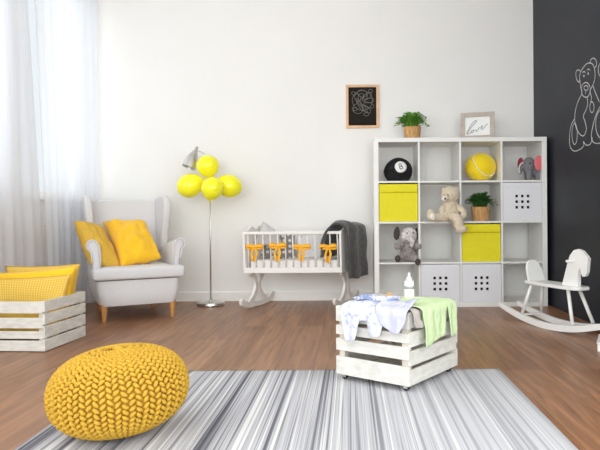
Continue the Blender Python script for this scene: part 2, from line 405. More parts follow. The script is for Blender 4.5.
# ------------------------------------------------------------------ curtains
def curtain(y0, y1, top0, top1, amp, nf, label, xoff=0, seed=0, cornerx=0):
    """sheer panel hanging on the left wall; top0..top1 is its gathered span at the rail, y0..y1 its span at the hem"""
    rnd = random.Random(seed); nu, nv = 240, 26
    ph = [rnd.uniform(0, 6.28) for _ in range(6)]
    bm = bmesh.new(); g = []
    for j in range(nv + 1):
        v = j / nv; z = .025 + v * 2.865; row = []
        for i in range(nu + 1):
            u = i / nu
            yb = y0 + (y1 - y0) * u; yt = top0 + (top1 - top0) * u
            w = v ** 1.3; y = yb * (1 - w) + yt * w
            uu = u + .012 * math.sin(3 * v + ph[0]) * math.sin(PI * u)
            x = amp * (math.sin(2 * PI * nf * uu + ph[1]) * .6 + .4 * math.sin(2 * PI * nf * 2.3 * uu + ph[2] + v * 1.2) + .25 * math.sin(2 * PI * nf * .41 * uu + ph[3] + v * 2))
            x *= .75 + .25 * (1 - v)
            x += cornerx * max(0, u - .8) * 5
            row.append(bm.verts.new((LWX + .145 + xoff + x, y, z)))
        g.append(row)
    for j in range(nv):
        for i in range(nu): bm.faces.new((g[j][i], g[j][i + 1], g[j + 1][i + 1], g[j + 1][i]))
    me = bpy.data.meshes.new('curtain'); bm.to_mesh(me); bm.free()
    return tag(link('sheer_curtain', me, M['voile'], smooth=True), label, 'curtain', 'white sheer curtains on the window wall')
curtain(4.52, 5.38, 4.30, 5.38, .013, 4, 'white sheer curtain hanging beside the corner behind the armchair', seed=3, cornerx=.03)
curtain(2.7, 4.49, 2.7, 4.20, .012, 6, 'white sheer curtain hanging in front of the radiator, behind the cushion crate', seed=5, xoff=.0)
b = MB(); b.tube([(LWX + .145, -.5, 2.93), (LWX + .145, 5.42, 2.93)], .012); cr_ = b.done('curtain_rail', M['steel'], smooth=True)
tag(cr_, 'thin metal curtain rail above the window with the sheer curtains', 'curtain rail')

# ------------------------------------------------------------------ rug
rx0, rx1, ry0, ry1 = -1.114, .735, .2, 2.985
bm = bmesh.new(); g = []
for j in range(61):
    row = []
    for i in range(41):
        x = rx0 + (rx1 - rx0) * i / 40; y = ry0 + (ry1 - ry0) * j / 60
        e = min(i, 40 - i, j, 60 - j)
        z = .009 if e > 0 else .002
        if e > 0: z += .0015 * noise.noise(Vector((x * 3, y * 3, 0)))
        row.append(bm.verts.new((x, y, z)))
    g.append(row)
for j in range(60):
    for i in range(40): bm.faces.new((g[j][i], g[j][i + 1], g[j + 1][i + 1], g[j + 1][i]))
me = bpy.data.meshes.new('rug'); bm.to_mesh(me); bm.free()
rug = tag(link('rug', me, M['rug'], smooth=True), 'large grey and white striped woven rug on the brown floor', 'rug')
sm = rug.modifiers.new('thick', 'SOLIDIFY'); sm.thickness = .0018; sm.offset = -1

# ------------------------------------------------------------------ knitted pouf
def pouf():
    cx, cy = px(119.5, 390, 2.125).x, 2.125
    R, Hh = .232, .143
    tilt = Euler((math.radians(0), math.radians(-4.5), 0)).to_matrix()
    t = thing('knitted_pouf', 'round mustard yellow chunky knitted pouf on the striped rug', 'pouf', (cx, cy, .011))
    def surf(th, ph):  # ph: 0 bottom pole .. PI top pole, superellipse section
        c, s_ = math.sin(ph), -math.cos(ph)
        r = R * abs(c) ** .80; z = Hh * math.copysign(abs(s_) ** .92, s_)
        return Vector((r * math.cos(th), r * math.sin(th), z))
    def place(p):
        p = tilt @ p
        z = p.z + Hh + .004
        if z < .016: z = .016 + (z - .016) * .15
        return Vector((p.x, p.y, z))
    mb = MB(); n, m_ = 64, 30
    rings = [[place(surf(2 * PI * i / n, .03 + (PI - .06) * j / m_) * .945) for i in range(n)] for j in range(m_ + 1)]
    mb.ring_loft(rings); mb.done('core', M['knit'], t, True)
    # cord loops
    ico = bmesh.new(); bmesh.ops.create_icosphere(ico, subdivisions=2, radius=1)
    V0 = np.array([v.co[:] for v in ico.verts]); F0 = np.array([[v.index for v in f.verts] for f in ico.faces]); ico.free()
    Vs, Fs, off = [], [], 0
    NC = 66
    # equal arc steps along the section
    phs = np.linspace(.12, PI - .1, 400); P = [surf(0, a) for a in phs]
    L = [0]
    for a, b2 in zip(P, P[1:]): L.append(L[-1] + (b2 - a).length)
    NR = int(L[-1] / .0195)
    for cidx in range(NC):
        for k in range(NR):
            l = (k + .5 * (cidx % 2)) / NR * L[-1]
            i = int(np.searchsorted(L, l)); i = min(i, 399); ph = phs[i]
            th = 2 * PI * (cidx + .12 * math.sin(ph * 5)) / NC
            r = surf(0, ph).x
            w = 2 * PI * r / NC
            if w < .0085 and cidx % 2: continue
            if w < .0042 and cidx % 4: continue
            wmul = 1 if w >= .0085 else (2 if w >= .0042 else 4)
            w *= wmul
            p = surf(th, ph); e = .01
            tv = (surf(th, ph + e) - surf(th, ph - e)).normalized(); tu = Vector((-math.sin(th), math.cos(th), 0)); nn = tu.cross(tv).normalized()
            if nn.dot(p) < 0: nn = -nn
            ang = (.82 if cidx % 2 else -.82) + random.uniform(-.12, .12)
            a1 = tv * math.cos(ang) + tu * math.sin(ang); a2 = -tv * math.sin(ang) + tu * math.cos(ang)
            la, lb, lc = .0138, min(.0070, w * .36 + .001), .0084
            X = V0.copy(); bend = .25
            for q in range(len(X)):
                x, y, z = X[q]
                v = p + a1 * (x * la) + a2 * (y * lb + bend * lb * x * x) + nn * (z * lc - .25 * lc * x * x)
                X[q] = place(v)[:]
            Vs.append(X); Fs.append(F0 + off); off += len(X)
    V = np.concatenate(Vs); F = np.concatenate(Fs)
    me = bpy.data.meshes.new('knit_cover'); me.from_pydata(V.tolist(), [], F.tolist())
    link('knit_cover', me, M['knit'], t, True)
    b = MB(); b.lathe([(.001, .0), (.02, .0), (.022, .006), (.012, .012), (.001, .013)], 14, (0, 0, 0), mtx=Matrix.Translation(place(surf(0, PI - .02)) - Vector((0, 0, .004)))); b.done('centre_knot', M['knit'], t, True)
pouf()

# ------------------------------------------------------------------ cushions
def cushion_mesh(c, th, n=30, pinch=.06, wr=.006, seed=0):
    """c: four corner points TL, TR, BR, BL in the world; th: full thickness"""
    TL, TR, BR, BL = [Vector(p) for p in c]; cen = (TL + TR + BR + BL) / 4
    nrm = ((TR - TL) + (BR - BL)).cross((BL - TL) + (BR - TR)).normalized()
    if nrm.y > 0: nrm = -nrm
    bm = bmesh.new(); uvl = bm.loops.layers.uv.new('UVMap'); sides = []
    ou = {}
    edge = {}
    for sgn in (1, -1):
        g = []
        for j in range(n + 1):
            row = []
            for i in range(n + 1):
                u, v = -1 + 2 * i / n, -1 + 2 * j / n
                onedge = i in (0, n) or j in (0, n)
                if onedge and (i, j) in edge: row.append(edge[(i, j)]); continue
                uu = u * (1 - pinch * (1 - v * v)); vv = v * (1 - pinch * (1 - u * u))
                a, b_ = (uu + 1) / 2, (vv + 1) / 2
                p = (TL * (1 - a) + TR * a) * (1 - b_) + (BL * (1 - a) + BR * a) * b_
                h = ((1 - u ** 2) * (1 - v ** 2)) ** .42 * th / 2
                w = noise.noise(Vector((u * 2.2 + seed, v * 2.2, sgn * 3))) * wr * 2 * (1 - max(abs(u), abs(v)) ** 6)
                w += noise.noise(Vector((u * 6 + seed, v * 6, sgn * 3))) * wr * .5 * (1 - max(abs(u), abs(v)) ** 6)
                vert = bm.verts.new(p + nrm * sgn * (h + (0 if onedge else w)))
                ou[vert] = ((u + 1) / 2, (v + 1) / 2)
                if onedge: edge[(i, j)] = vert
                row.append(vert)
            g.append(row)
        for j in range(n):
            for i in range(n):
                q = (g[j][i], g[j][i + 1], g[j + 1][i + 1], g[j + 1][i])
                f = bm.faces.new(q if sgn < 0 else q[::-1])
                for l in f.loops: l[uvl].uv = ou[l.vert]
    bmesh.ops.recalc_face_normals(bm, faces=bm.faces)
    me = bpy.data.meshes.new('cushion'); bm.to_mesh(me); bm.free()
    return me, cen

def cushion(c, th, m, label, group=None, seed=0, **k):
    me, cen = cushion_mesh(c, th, seed=seed, **k)
    me.transform(Matrix.Translation(-cen))
    return tag(link('cushion', me, m, smooth=True, loc=cen), label, 'cushion', group)

# ------------------------------------------------------------------ wing armchair
CH = thing('wing_armchair', 'pale grey upholstered wing armchair with beech legs standing in the corner', 'armchair', (-1.592, 4.515, 0), math.radians(29))
def soft(mb, name, parent, vox=.011, it=8, m='fabric'):
    return blob(mb, vox, it).done(name, M[m], parent, True)
# local: x right, y back
b = MB()
def sect(z, hw, y0, y1, rr=.05):
    pts = []
    for cx_, cy_, a0 in ((hw - rr, y0 + rr, -90), (hw - rr, y1 - rr, 0), (-hw + rr, y1 - rr, 90), (-hw + rr, y0 + rr, 180)):
        for k in range(5):
            a = math.radians(a0 + k * 22.5); pts.append((cx_ + rr * math.cos(a), cy_ + rr * math.sin(a), z))
    return pts
b.ring_loft([sect(.118, .266, -.035, .60), sect(.15, .278, -.05, .61), sect(.22, .294, -.055, .62), sect(.305, .302, -.045, .63)])
b.done('base', M['fabric'], CH, True, ang=50)
b = MB(); b.box(-.33, .33, -.085, .05, .312, .400, bev=.02); b.box(-.255, .255, .0, .56, .310, .404, bev=.02)
soft(b, 'seat_cushion', CH, it=5)
for s in (-1, 1):
    b = MB(); prof = [(.262, .30), (.262, .40), (.265, .50), (.272, .555), (.292, .592), (.325, .606), (.358, .596), (.374, .568), (.366, .538), (.346, .524), (.335, .50), (.328, .44), (.324, .37), (.318, .30)]
    rings = []
    for k in range(12):
        v = k / 11; y = .045 + v * .56; dz = -.07 * v ** 1.1; fl = .86 - .25 * v
        rings.append([((.262 + (p[0] - .262) * fl) * s, y, p[1] + dz * max(0, (p[1] - .3) / .3)) for p in prof])
    b.ring_loft(rings); soft(b, 'armrest', CH, it=3)
    # piped front of the arm
    b = MB(); b.tube([((.262 + (p[0] - .262) * .86) * s, .040, p[1]) for p in prof[1:-2]], .006, 8); b.done('piping', M['fabric'], CH, True)
    # wing
    b = MB(); wing = [(.62, .30), (.60, .44), (.47, .47), (.41, .52), (.395, .60), (.375, .70), (.36, .80), (.375, .88), (.42, .935), (.50, .955), (.62, .95), (.70, .93), (.735, .88), (.70, .60), (.665, .30)]
    rings = []
    for a in (0, 1):
        rings.append([((.250 + .056 * a + .030 * max(0, (p[1] - .5) / .4) - .02 * max(0, (p[0] - .5) / .2)) * s, p[0] + .05, p[1]) for p in wing])
    b.ring_loft(rings); soft(b, 'wing', CH, it=5)
b = MB()
rings = []
for k in range(16):
    v = k / 15; z = .33 + v * .585; y = .55 + .15 * v; hw = .254 + .012 * v
    th = .15 if v < .92 else .15 - (v - .92) * .5
    rings.append([(-hw, y, z), (-hw * .5, y - .018 * math.sin(PI * v), z), (0, y - .024 * math.sin(PI * v), z), (hw * .5, y - .018 * math.sin(PI * v), z), (hw, y, z), (hw, y + th, z), (-hw, y + th, z)])
b.ring_loft(rings); soft(b, 'backrest', CH, it=5)
for x, y, l in ((-.245, 0, .0), (.245, 0, 0), (-.21, .56, .03), (.21, .56, .03)):
    b = MB(); b.lathe([(.0125, 0), (.014, .004), (.026, .125), (.026, .135)], 16, (0, 0, 0), mtx=Matrix.Translation((x, y + l, 0)) @ Matrix.Shear('XY', 4, (0, 0)))
    b.done('leg', M['beech'], CH, True, ang=40)

YC = 'cushions on the armchair'
cushion([px(102, 222, 4.88), px(146, 222, 4.98), px(162, 258, 4.72), px(121, 267, 4.52)], .21, M['yellow_cloth'],
        'plain golden yellow cushion leaning in the middle of the grey armchair', YC, seed=2, wr=.022)
cushion([px(74, 221, 4.62), px(101, 227, 4.78), px(121, 268, 4.55), px(90, 264, 4.42)], .16, M['mustard'],
        'mustard woven cushion leaning over the left arm of the grey armchair', YC, seed=9, wr=.012, pinch=.0)

# ------------------------------------------------------------------ floor lamp
LX, LY = px(210.8, 300, 5.25).x, 5.25
LP = thing('floor_lamp', 'slim metal floor lamp behind the yellow balloons, between armchair and cradle', 'lamp', (LX, LY, 0))
b = MB(); b.lathe([(.001, .0), (.118, .0), (.122, .006), (.120, .024), (.105, .028), (.02, .032), (.001, .033)], 40); b.done('base', M['steel'], LP, True, ang=35)
b = MB(); b.tube([(0, 0, .03), (0, 0, 1.22)], .0068, 12); b.done('pole', M['steel'], LP, True)
P = lambda x, y, Y=LY: px(x, y, Y) - Vector((LX, LY, 0))
b = MB(); b.tube([(0, 0, .028), (0, 0, .045)], .014, 12); b.done('collar', M['steel'], LP, True)
b = MB(); neck = crom([(0, 0, 1.21), (0, 0, 1.26), P(207.5, 158.5), P(203.8, 153.5), P(199, 151.2), P(196.5, 151.0)], 8)
b.tube(neck, .006, 8); b.done('gooseneck', M['steel'], LP, True)
apex = P(197.4, 146.8); mouth = P(188.8, 167.4, LY - .05); ax = (mouth - apex); Ls = ax.length
mt = Matrix.Translation(apex) @ Vector((0, 0, 1)).rotation_difference(ax.normalized()).to_matrix().to_4x4()
b = MB(); k = Ls
b.lathe([(.001, 0), (.010, 0), (.014, .008), (.014, .036), (.022, .048), (.036, .075), (.048, .11), (.056, .15), (.060, k), (.0575, k), (.053, .148), (.045, .108), (.02, .05), (.001, .045)], 32, mtx=mt)
b.done('lamp_shade', M['steel'], LP, True, ang=40)
b = MB(); b.lathe([(.001, .05), (.012, .055), (.014, .08), (.026, .115), (.028, .13), (.018, .15), (.001, .156)], 20, mtx=mt); b.done('bulb', M['milk'], LP, True)

# ------------------------------------------------------------------ balloons
def balloon(x, y, Y, rx, ry, ang, label):
    c = px(x, y, Y); s = Y / FPX
    prof = []
    a_, b_ = ry * s, rx * s
    n = 22
    pts = []
    for i in range(n + 1):
        t = PI * i / n
        zz = -math.cos(t) * a_; rr = math.sin(t) * b_ * (1 - .10 * math.cos(t) * -1 * (1 if zz < 0 else -1) * 0)
        if zz < 0: rr *= 1 - .22 * (abs(zz) / a_) ** 2; zz *= 1.10
        pts.append((max(rr, .0008), zz))
    mt = Matrix.Rotation(ang, 4, 'Y')
    t_ = thing('balloon', label, 'balloon', c, 0, 'yellow balloons around the lamp pole')
    m_ = MB(); m_.lathe(pts, 36, mtx=mt); m_.done('skin', M['balloon'], t_, True)
    m_ = MB(); m_.lathe([(.001, .004), (.004, -.004), (.003, -.008), (.009, -.016), (.010, -.018), (.001, -.015)], 12, (0, 0, -a_ * 1.09), mtx=mt); m_.done('knot', M['balloon'], t_, True)
balloon(207.9, 166.0, 5.15, 11.3, 10.8, 0, 'round yellow balloon at the top of the cluster on the lamp')
balloon(190.2, 185.6, 5.15, 11.9, 13.4, math.radians(-112), 'yellow balloon at the left of the cluster on the lamp')
balloon(229.2, 186.0, 5.16, 11.5, 13.0, math.radians(108), 'yellow balloon at the right of the cluster on the lamp')
balloon(212.3, 188.2, 5.02, 11.0, 11.5, math.radians(15), 'round yellow balloon lowest and foremost in the cluster on the lamp')

# ------------------------------------------------------------------ cradle
CRY = 4.98
x0, x1 = px(243, 250, CRY).x, px(341, 250, CRY).x
CR = thing('cradle', 'white wooden slatted baby cradle on curved rockers against the wall', 'cradle', (x0, CRY, 0))
Wc = x1 - x0; SH = math.tan(math.radians(20)); DEP = .34
zt, zb = .645, .298
sh = lambda x, y, z: Vector((x + y * SH, y, z))
def cbox(mb, xa, xb, ya, yb, za, zb_, bev=.003, lean=0):
    mb.box(xa, xb, ya, yb, za, zb_, bev=bev)
def shear_all(mb):
    for v in mb.bm.verts:
        v.co.x += v.co.y * SH
    return mb
slx = lambda z: .012 * (zt - z) / (zt - zb)
for (yy, nm) in ((0, 'front'), (DEP, 'rear')):
    b = MB(); b.box(-.004, Wc + .004, yy, yy + .02, zt - .024, zt, bev=.004); shear_all(b).done('top_rail', M['cradlew'], CR)
    b = MB(); b.box(.012, Wc - .004, yy + .012, yy + .028, zb, zb + .046, bev=.003); shear_all(b).done('bottom_rail', M['cradlew'], CR)
    for k in range(13):
        x = .035 + (Wc - .07) * k / 12
        b = MB(); b.tube([(x + .004, yy + .018, zb + .04), (x, yy + .011, zt - .02)], .0055, 8); shear_all(b).done('spindle', M['cradlew'], CR, True)
def endpanel(x, sgn):
    top = []
    n = 24
    for i in range(n + 1):
        v = i / n; y = .0 + (DEP + .02) * v
        z = zt + .002 + .035 * math.exp(-((v - .32) / .13) ** 2) + .035 * math.exp(-((v - .68) / .13) ** 2) + .01 * math.sin(PI * v)
        top.append((y, z))
    poly = [(.012, zb), (-.002, zt - .03)] + top + [(DEP + .02, zt - .03), (DEP + .01, zb)]
    b = MB(); b.prism(poly, 'x', x, x + .016); shear_all(b).done('end_panel', M['cradlew'], CR)
endpanel(-.002, -1); endpanel(Wc - .014, 1)
b = MB(); b.box(.014, Wc - .014, .022, DEP, zb - .002, zb + .012); shear_all(b).done('bottom_board', M['cradlew'], CR)
def stand(xc):
    """two curved legs back to back on a curved rocker, in the y-z plane"""
    c = .19
    def bent(name, mid, wid, w0=.011):
        pts = crom([(xc, p[0], p[1]) for p in mid], 6); rings = []; n_ = len(pts)
        for i in range(n_):
            t_ = (pts[min(i + 1, n_ - 1)] - pts[max(i - 1, 0)]).normalized(); nv = Vector((0, -t_.z, t_.y)); u = i / (n_ - 1) * (len(wid) - 1); k = min(int(u), len(wid) - 2)
            hw_ = (wid[k] + (wid[k + 1] - wid[k]) * (u - k)) / 2; p = pts[i]
            rings.append([p + nv * hw_ + Vector((-w0, 0, 0)), p + nv * hw_ + Vector((w0, 0, 0)), p - nv * hw_ + Vector((w0, 0, 0)), p - nv * hw_ + Vector((-w0, 0, 0))])
        b = MB(); b.ring_loft(rings); shear_all(b).done(name, M['cradlew'], CR)
    for q in (-1, 1):
        bent('leg', [(c + q * .115, .300), (c + q * .062, .262), (c + q * .024, .200), (c + q * .036, .135), (c + q * .085, .075), (c + q * .13, .045)], [.052, .046, .040, .042, .046, .052], .010)
    bent('rocker', [(c + q * .01, z_) for q, z_ in ((-26, .086), (-24, .060), (-20, .044), (-13, .030), (0, .024), (13, .030), (20, .044), (24, .064), (27, .094))], [.03, .05, .048, .042, .04, .042, .048, .05, .03])
stand(.02); stand(Wc - .03)
b = MB(); b.tube([(.30, .05, zb + .002), (.30, .05, zb - .012)], .006, 10); b.done('peg', M['cradlew'], CR, True)
b = MB(); b.box(.03, Wc - .03, .045, DEP - .02, zb + .013, zb + .105, bev=.012)
mt_ = blob(shear_all(b), .01, 3, .004, 14)
mo = mt_.done('mattress', M['linen'], None, True); mo.location = (x0, CRY, 0)
tag(mo, 'white mattress lying inside the slatted cradle', 'mattress')
# bumper: dotted grey part and pale part along the far side
def sheet(xa, xb, y, za, zb_, amp, m, label, name, seed, top=0):
    bm = bmesh.new(); g = []; n = 40; mm = 14
    for j in range(mm + 1):
        row = []
        for i in range(n + 1):
            u, v = i / n, j / mm
            x = xa + (xb - xa) * u; z = za + (zb_ - za + top * math.sin(u * 7 + seed)) * v
            yy = y + amp * noise.noise(Vector((u * 5 + seed, v * 2, 0)))
            row.append(bm.verts.new((x + yy * SH, yy, z)))
        g.append(row)
    for j in range(mm):
        for i in range(n): bm.faces.new((g[j][i], g[j][i + 1], g[j + 1][i + 1], g[j + 1][i]))
    me = bpy.data.meshes.new(name); bm.to_mesh(me); bm.free()
    o = link(name, me, M[m], smooth=True, loc=(x0, CRY, 0)); s = o.modifiers.new('t', 'SOLIDIFY'); s.thickness = .018; s.offset = 0
    tag(o, label, 'cradle bumper'); return o
sheet(.02, .31, .265, .405, .612, .02, 'dots', 'grey white-dotted padded bumper inside the left half of the cradle', 'cradle_bumper', 1, .006)
sheet(.33, .62, .285, .405, .600, .02, 'dotslt', 'pale sprinkled padded bumper inside the middle of the cradle', 'cradle_bumper', 5, .006)
# small pointed grey cushion leaning at the head end, toy on it
cushion([px(263, 221.5, 5.14), px(277, 231, 5.16), px(284, 246, 5.14), px(252, 246, 5.12)], .06, M['greylinen'],
        'small pointed pale grey cushion leaning at the head end of the cradle', seed=4, n=16, wr=.003, pinch=.03)
b = MB(); c = px(276.5, 232.5, 5.16) - Vector((0, 0, 0))
b.ell((0, 0, 0), (.020, .018, .022)); b.ell((0, 0, .028), (.013, .013, .014)); b.ell((-.008, 0, .044), (.004, .003, .008)); b.ell((.010, 0, .040), (.004, .003, .006)); b.ell((0, 0, -.035), (.028, .022, .02))
o = blob(b, .003, 2).done('soft_toy', M['linen'], None, True); o.location = c; tag(o, 'tiny white soft toy beside the pointed cushion in the cradle', 'soft toy')

# ribbons
def bow():
    root = thing('ribbon_bow', 'x', 'bow', (0, 0, 0), 0, 'orange ribbon bows tied on the cradle')
    def strip(path, w, name, twist=0):
        bm = bmesh.new(); pts = crom(path, 7); prev = None; L = []
        for i, p in enumerate(pts):
            t = (pts[min(i + 1, len(pts) - 1)] - pts[max(i - 1, 0)]).normalized()
            u = i / (len(pts) - 1); wd = w[0] * (1 - u) + w[1] * u if isinstance(w, tuple) else w
            side = Vector((0, math.cos(twist * u), math.sin(twist * u)))
            if name == 'loop': side = Vector((0, .45, .9))
            else: side = Vector((math.cos(twist * u), math.sin(twist * u) * .8, 0)).normalized()
            side = (side - t * side.dot(t)).normalized()
            L.append((bm.verts.new(p - side * wd / 2), bm.verts.new(p + side * wd / 2)))
        for a, b_ in zip(L, L[1:]): bm.faces.new((a[0], a[1], b_[1], b_[0]))
        me = bpy.data.meshes.new(name); bm.to_mesh(me); bm.free()
        o = link(name, me, M['ribbon'], root, True); s = o.modifiers.new('t', 'SOLIDIFY'); s.thickness = .0022
        return o
    for s in (-1, 1):
        strip([(0, -.004, 0), (s * .020, -.012, .010), (s * .048, -.014, .012), (s * .064, -.006, .002), (s * .048, .002, -.008), (s * .02, -.002, -.006), (0, -.002, 0)], .027, 'loop')
    strip([(-.002, -.008, -.002), (-.012, -.016, -.030), (-.020, -.012, -.060), (-.013, -.014, -.085), (-.016, -.012, -.104)], (.014, .024), 'tail', .6)
    strip([(.003, -.008, -.002), (.013, -.014, -.028), (.018, -.018, -.055), (.009, -.014, -.080), (.004, -.014, -.115)], (.013, .023), 'tail', -.9)
    b = MB(); b.ell((0, -.008, 0), (.011, .009, .012), seg=12); b.done('knot', M['ribbon'], root, True)
    return root
BL = ['orange satin bow on the cradle spindles, nearest the head end by the dotted bumper', 'orange satin bow second from the cradle head end, long tail over the dotted bumper',
      'orange satin bow on the cradle, between the middle and the grey blanket', 'orange satin bow on the cradle rail in front of the dark grey blanket']
b0 = bow()
for i, (bx, by) in enumerate(((254.5, 247), (277.5, 246), (302, 247), (328, 247))):
    o = b0 if i == 0 else copy_tree(b0)
    o.location = px(bx, by, CRY - .004) ; o['label'] = BL[i]; o.rotation_euler = (0, 0, (0, .15, -.12, .1)[i]); o.scale = (1.12, 1, (1.04, 1.14, 1.04, 1.16)[i])

# fleece blanket over the foot end
def fleece():
    bm = bmesh.new(); g = []; n = 46; cols = []
    for k in range(n + 1):
        v = k / n; xi, xo = -.165, .050 + .060 * v; zt_ = .712 + .018 * math.sin(PI * min(1, v * 1.2))
        pr = crom([(xi, 0, .43), (xi + .004, 0, .52), (xi + .022, 0, .60), (xi + .065, 0, .672), ((xi + xo) / 2 + .015, 0, zt_), (xo - .022, 0, zt_ - .022), (xo + .004, 0, .62), (xo + .010, 0, .48), (xo + .016, 0, .36), (xo + .020, 0, .245)], 6)
        cols.append(pr)
    m_ = len(cols[0])
    for i in range(m_):
        u = i / (m_ - 1); row = []; hang = max(0, u - .5) / .5
        for k in range(n + 1):
            v = k / n; p = cols[k][i]; y = -.030 + .36 * v
            wv = math.sin(v * 16 + 1.0) * .010 + math.sin(v * 8 + 2) * .009
            x = p.x + hang * wv * 1.3 + (1 - hang) * wv * .4; z = p.z + (1 - hang) * .008 * math.sin(v * 7)
            if u > .85: z += .010 * math.sin(v * 9 + .5) * (u - .85) / .15
            nz = noise.noise(Vector((u * 9, v * 7, 3))) * .012
            row.append(bm.verts.new((x + y * SH + nz, y + nz, z)))
        g.append(row)
    for i in range(m_ - 1):
        for k in range(n): bm.faces.new((g[i][k], g[i][k + 1], g[i + 1][k + 1], g[i + 1][k]))
    me = bpy.data.meshes.new('blanket'); bm.to_mesh(me); bm.free()
    o = link('blanket', me, M['blanket'], smooth=True, loc=(x1 - .005, CRY + .015, 0)); s = o.modifiers.new('t', 'SOLIDIFY'); s.thickness = .016; s.offset = 1
    tag(o, 'thick charcoal fleece blanket draped over the foot end of the cradle', 'blanket')
fleece()

# ------------------------------------------------------------------ cube shelving unit
SX0, SY0, SY1 = px(374.2, 220, 5.03).x, 5.03, 5.43
t_o, t_i, cell, cw = .040, .015, .3264, .3316
SW = 2 * t_o + 3 * t_i + 4 * cw; tz = .036; SHt = 2 * tz + 3 * t_i + 4 * cell
SU = thing('cube_shelving_unit', 'large white cube shelving unit with sixteen compartments against the wall', 'shelving unit', (SX0, SY0, 0))
D = SY1 - SY0
for x in (0, SW - t_o):
    b = MB(); b.box(x, x + t_o, 0, D, 0, SHt, bev=.002); b.done('side_panel', M['shelfw'], SU)
for z, nm in ((0, 'bottom_panel'), (SHt - tz, 'top_panel')):
    b = MB(); b.box(t_o, SW - t_o, 0.0, D, z, z + tz, bev=.002); b.done(nm, M['shelfw'], SU)
cxs = [t_o + k * (cw + t_i) for k in range(4)]; czs = [tz + k * (cell + t_i) for k in range(4)]
for k in range(1, 4):
    b = MB(); b.box(t_o, SW - t_o, .002, D - .002, czs[k] - t_i, czs[k]); b.done('shelf_board', M['shelfw'], SU)
for k in range(1, 4):
    for q in range(4):
        b = MB(); b.box(cxs[k] - t_i, cxs[k], .003, D - .003, czs[q], czs[q] + cell); b.done('divider', M['shelfw'], SU)
def cellpos(c, r):    # column from the left, row from the top
    return SX0 + cxs[c], SY0, czs[3 - r]

# drawer inserts with nine square holes
def insert():
    root = thing('storage_insert', 'x', 'storage insert', (0, 0, 0), 0, 'white inserts with square holes')
    w = cell - .006; b = MB(); hs, pt = .0225, .047; c = w / 2
    cuts = [0]
    for k in (-1, 0, 1): cuts += [c + k * pt - hs / 2, c + k * pt + hs / 2]
    cuts.append(w)
    for i in range(7):
        for j in range(7):
            if i % 2 and j % 2: continue
            b.box(cuts[i], cuts[i + 1], 0, .012, cuts[j], cuts[j + 1])
    bmesh.ops.remove_doubles(b.bm, verts=b.bm.verts, dist=1e-5)
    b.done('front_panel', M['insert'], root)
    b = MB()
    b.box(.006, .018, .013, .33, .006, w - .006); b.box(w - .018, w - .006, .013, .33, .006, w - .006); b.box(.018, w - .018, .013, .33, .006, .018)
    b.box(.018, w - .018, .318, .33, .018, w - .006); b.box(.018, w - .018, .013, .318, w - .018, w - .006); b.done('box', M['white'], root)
    b = MB(); b.box(-.0008 + .02, w - .02, .03, .034, .02, w - .02); b.done('hole_shade', M['dark'], root)  # dark sheet standing in for the shade behind the square holes
    return root
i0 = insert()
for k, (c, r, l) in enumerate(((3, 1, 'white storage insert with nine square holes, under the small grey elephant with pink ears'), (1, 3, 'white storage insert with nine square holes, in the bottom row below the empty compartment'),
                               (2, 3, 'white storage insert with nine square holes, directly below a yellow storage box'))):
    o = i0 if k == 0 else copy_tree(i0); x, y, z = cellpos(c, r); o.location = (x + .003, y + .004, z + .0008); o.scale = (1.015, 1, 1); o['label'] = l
i0.children
def ybox():
    root = thing('storage_box', 'x', 'storage box', (0, 0, 0), 0, 'lemon yellow fabric storage boxes'); w = cell - .008
    b = MB(); n = 16
    b.box(0, w, 0, .004, 0, w - .008, bev=.0015); b.box(0, w, .33, .334, 0, w - .008); b.box(0, .004, .004, .33, 0, w - .008); b.box(w - .004, w, .004, .33, 0, w - .008); b.box(.004, w - .004, .004, .33, 0, .004)
    b.done('box', M['boxy'], root)
    bm = bmesh.new(); g = []
    for j in range(7):
        row = []
        for i in range(31):
            u, v = i / 30, j / 6
            y = -.003 - .006 * math.sin(PI * v) ** .6 * (.7 + .3 * noise.noise(Vector((u * 9, v * 3, 1)))) - .003 * noise.noise(Vector((u * 14, v * 6, 4)))
            row.append(bm.verts.new((w * u, y, w - .004 - .072 * (1 - v) + .002 * noise.noise(Vector((u * 8, 0, 0))))))
        g.append(row)
    for j in range(6):
        for i in range(30): bm.faces.new((g[j][i], g[j][i + 1], g[j + 1][i + 1], g[j + 1][i]))
    me = bpy.data.meshes.new('flap'); bm.to_mesh(me); bm.free(); o = link('flap', me, M['boxy'], root, True); s = o.modifiers.new('t', 'SOLIDIFY'); s.thickness = .002; s.offset = 1
    b = MB(); b.box(.0, w, -.001, .334, w - .0075, w - .0035); b.done('lid', M['boxy'], root)
    return root
y0_ = ybox()
for k, (c, r, l) in enumerate(((0, 1, 'lemon yellow fabric storage box below the black eight ball'), (2, 2, 'lemon yellow fabric storage box below the potted plant, beside the teddy bear foot'))):
    o = y0_ if k == 0 else copy_tree(y0_); x, y, z = cellpos(c, r); o.location = (x + .004, y + .012, z + .001); o.scale = (1.015, 1, 1); o['label'] = l

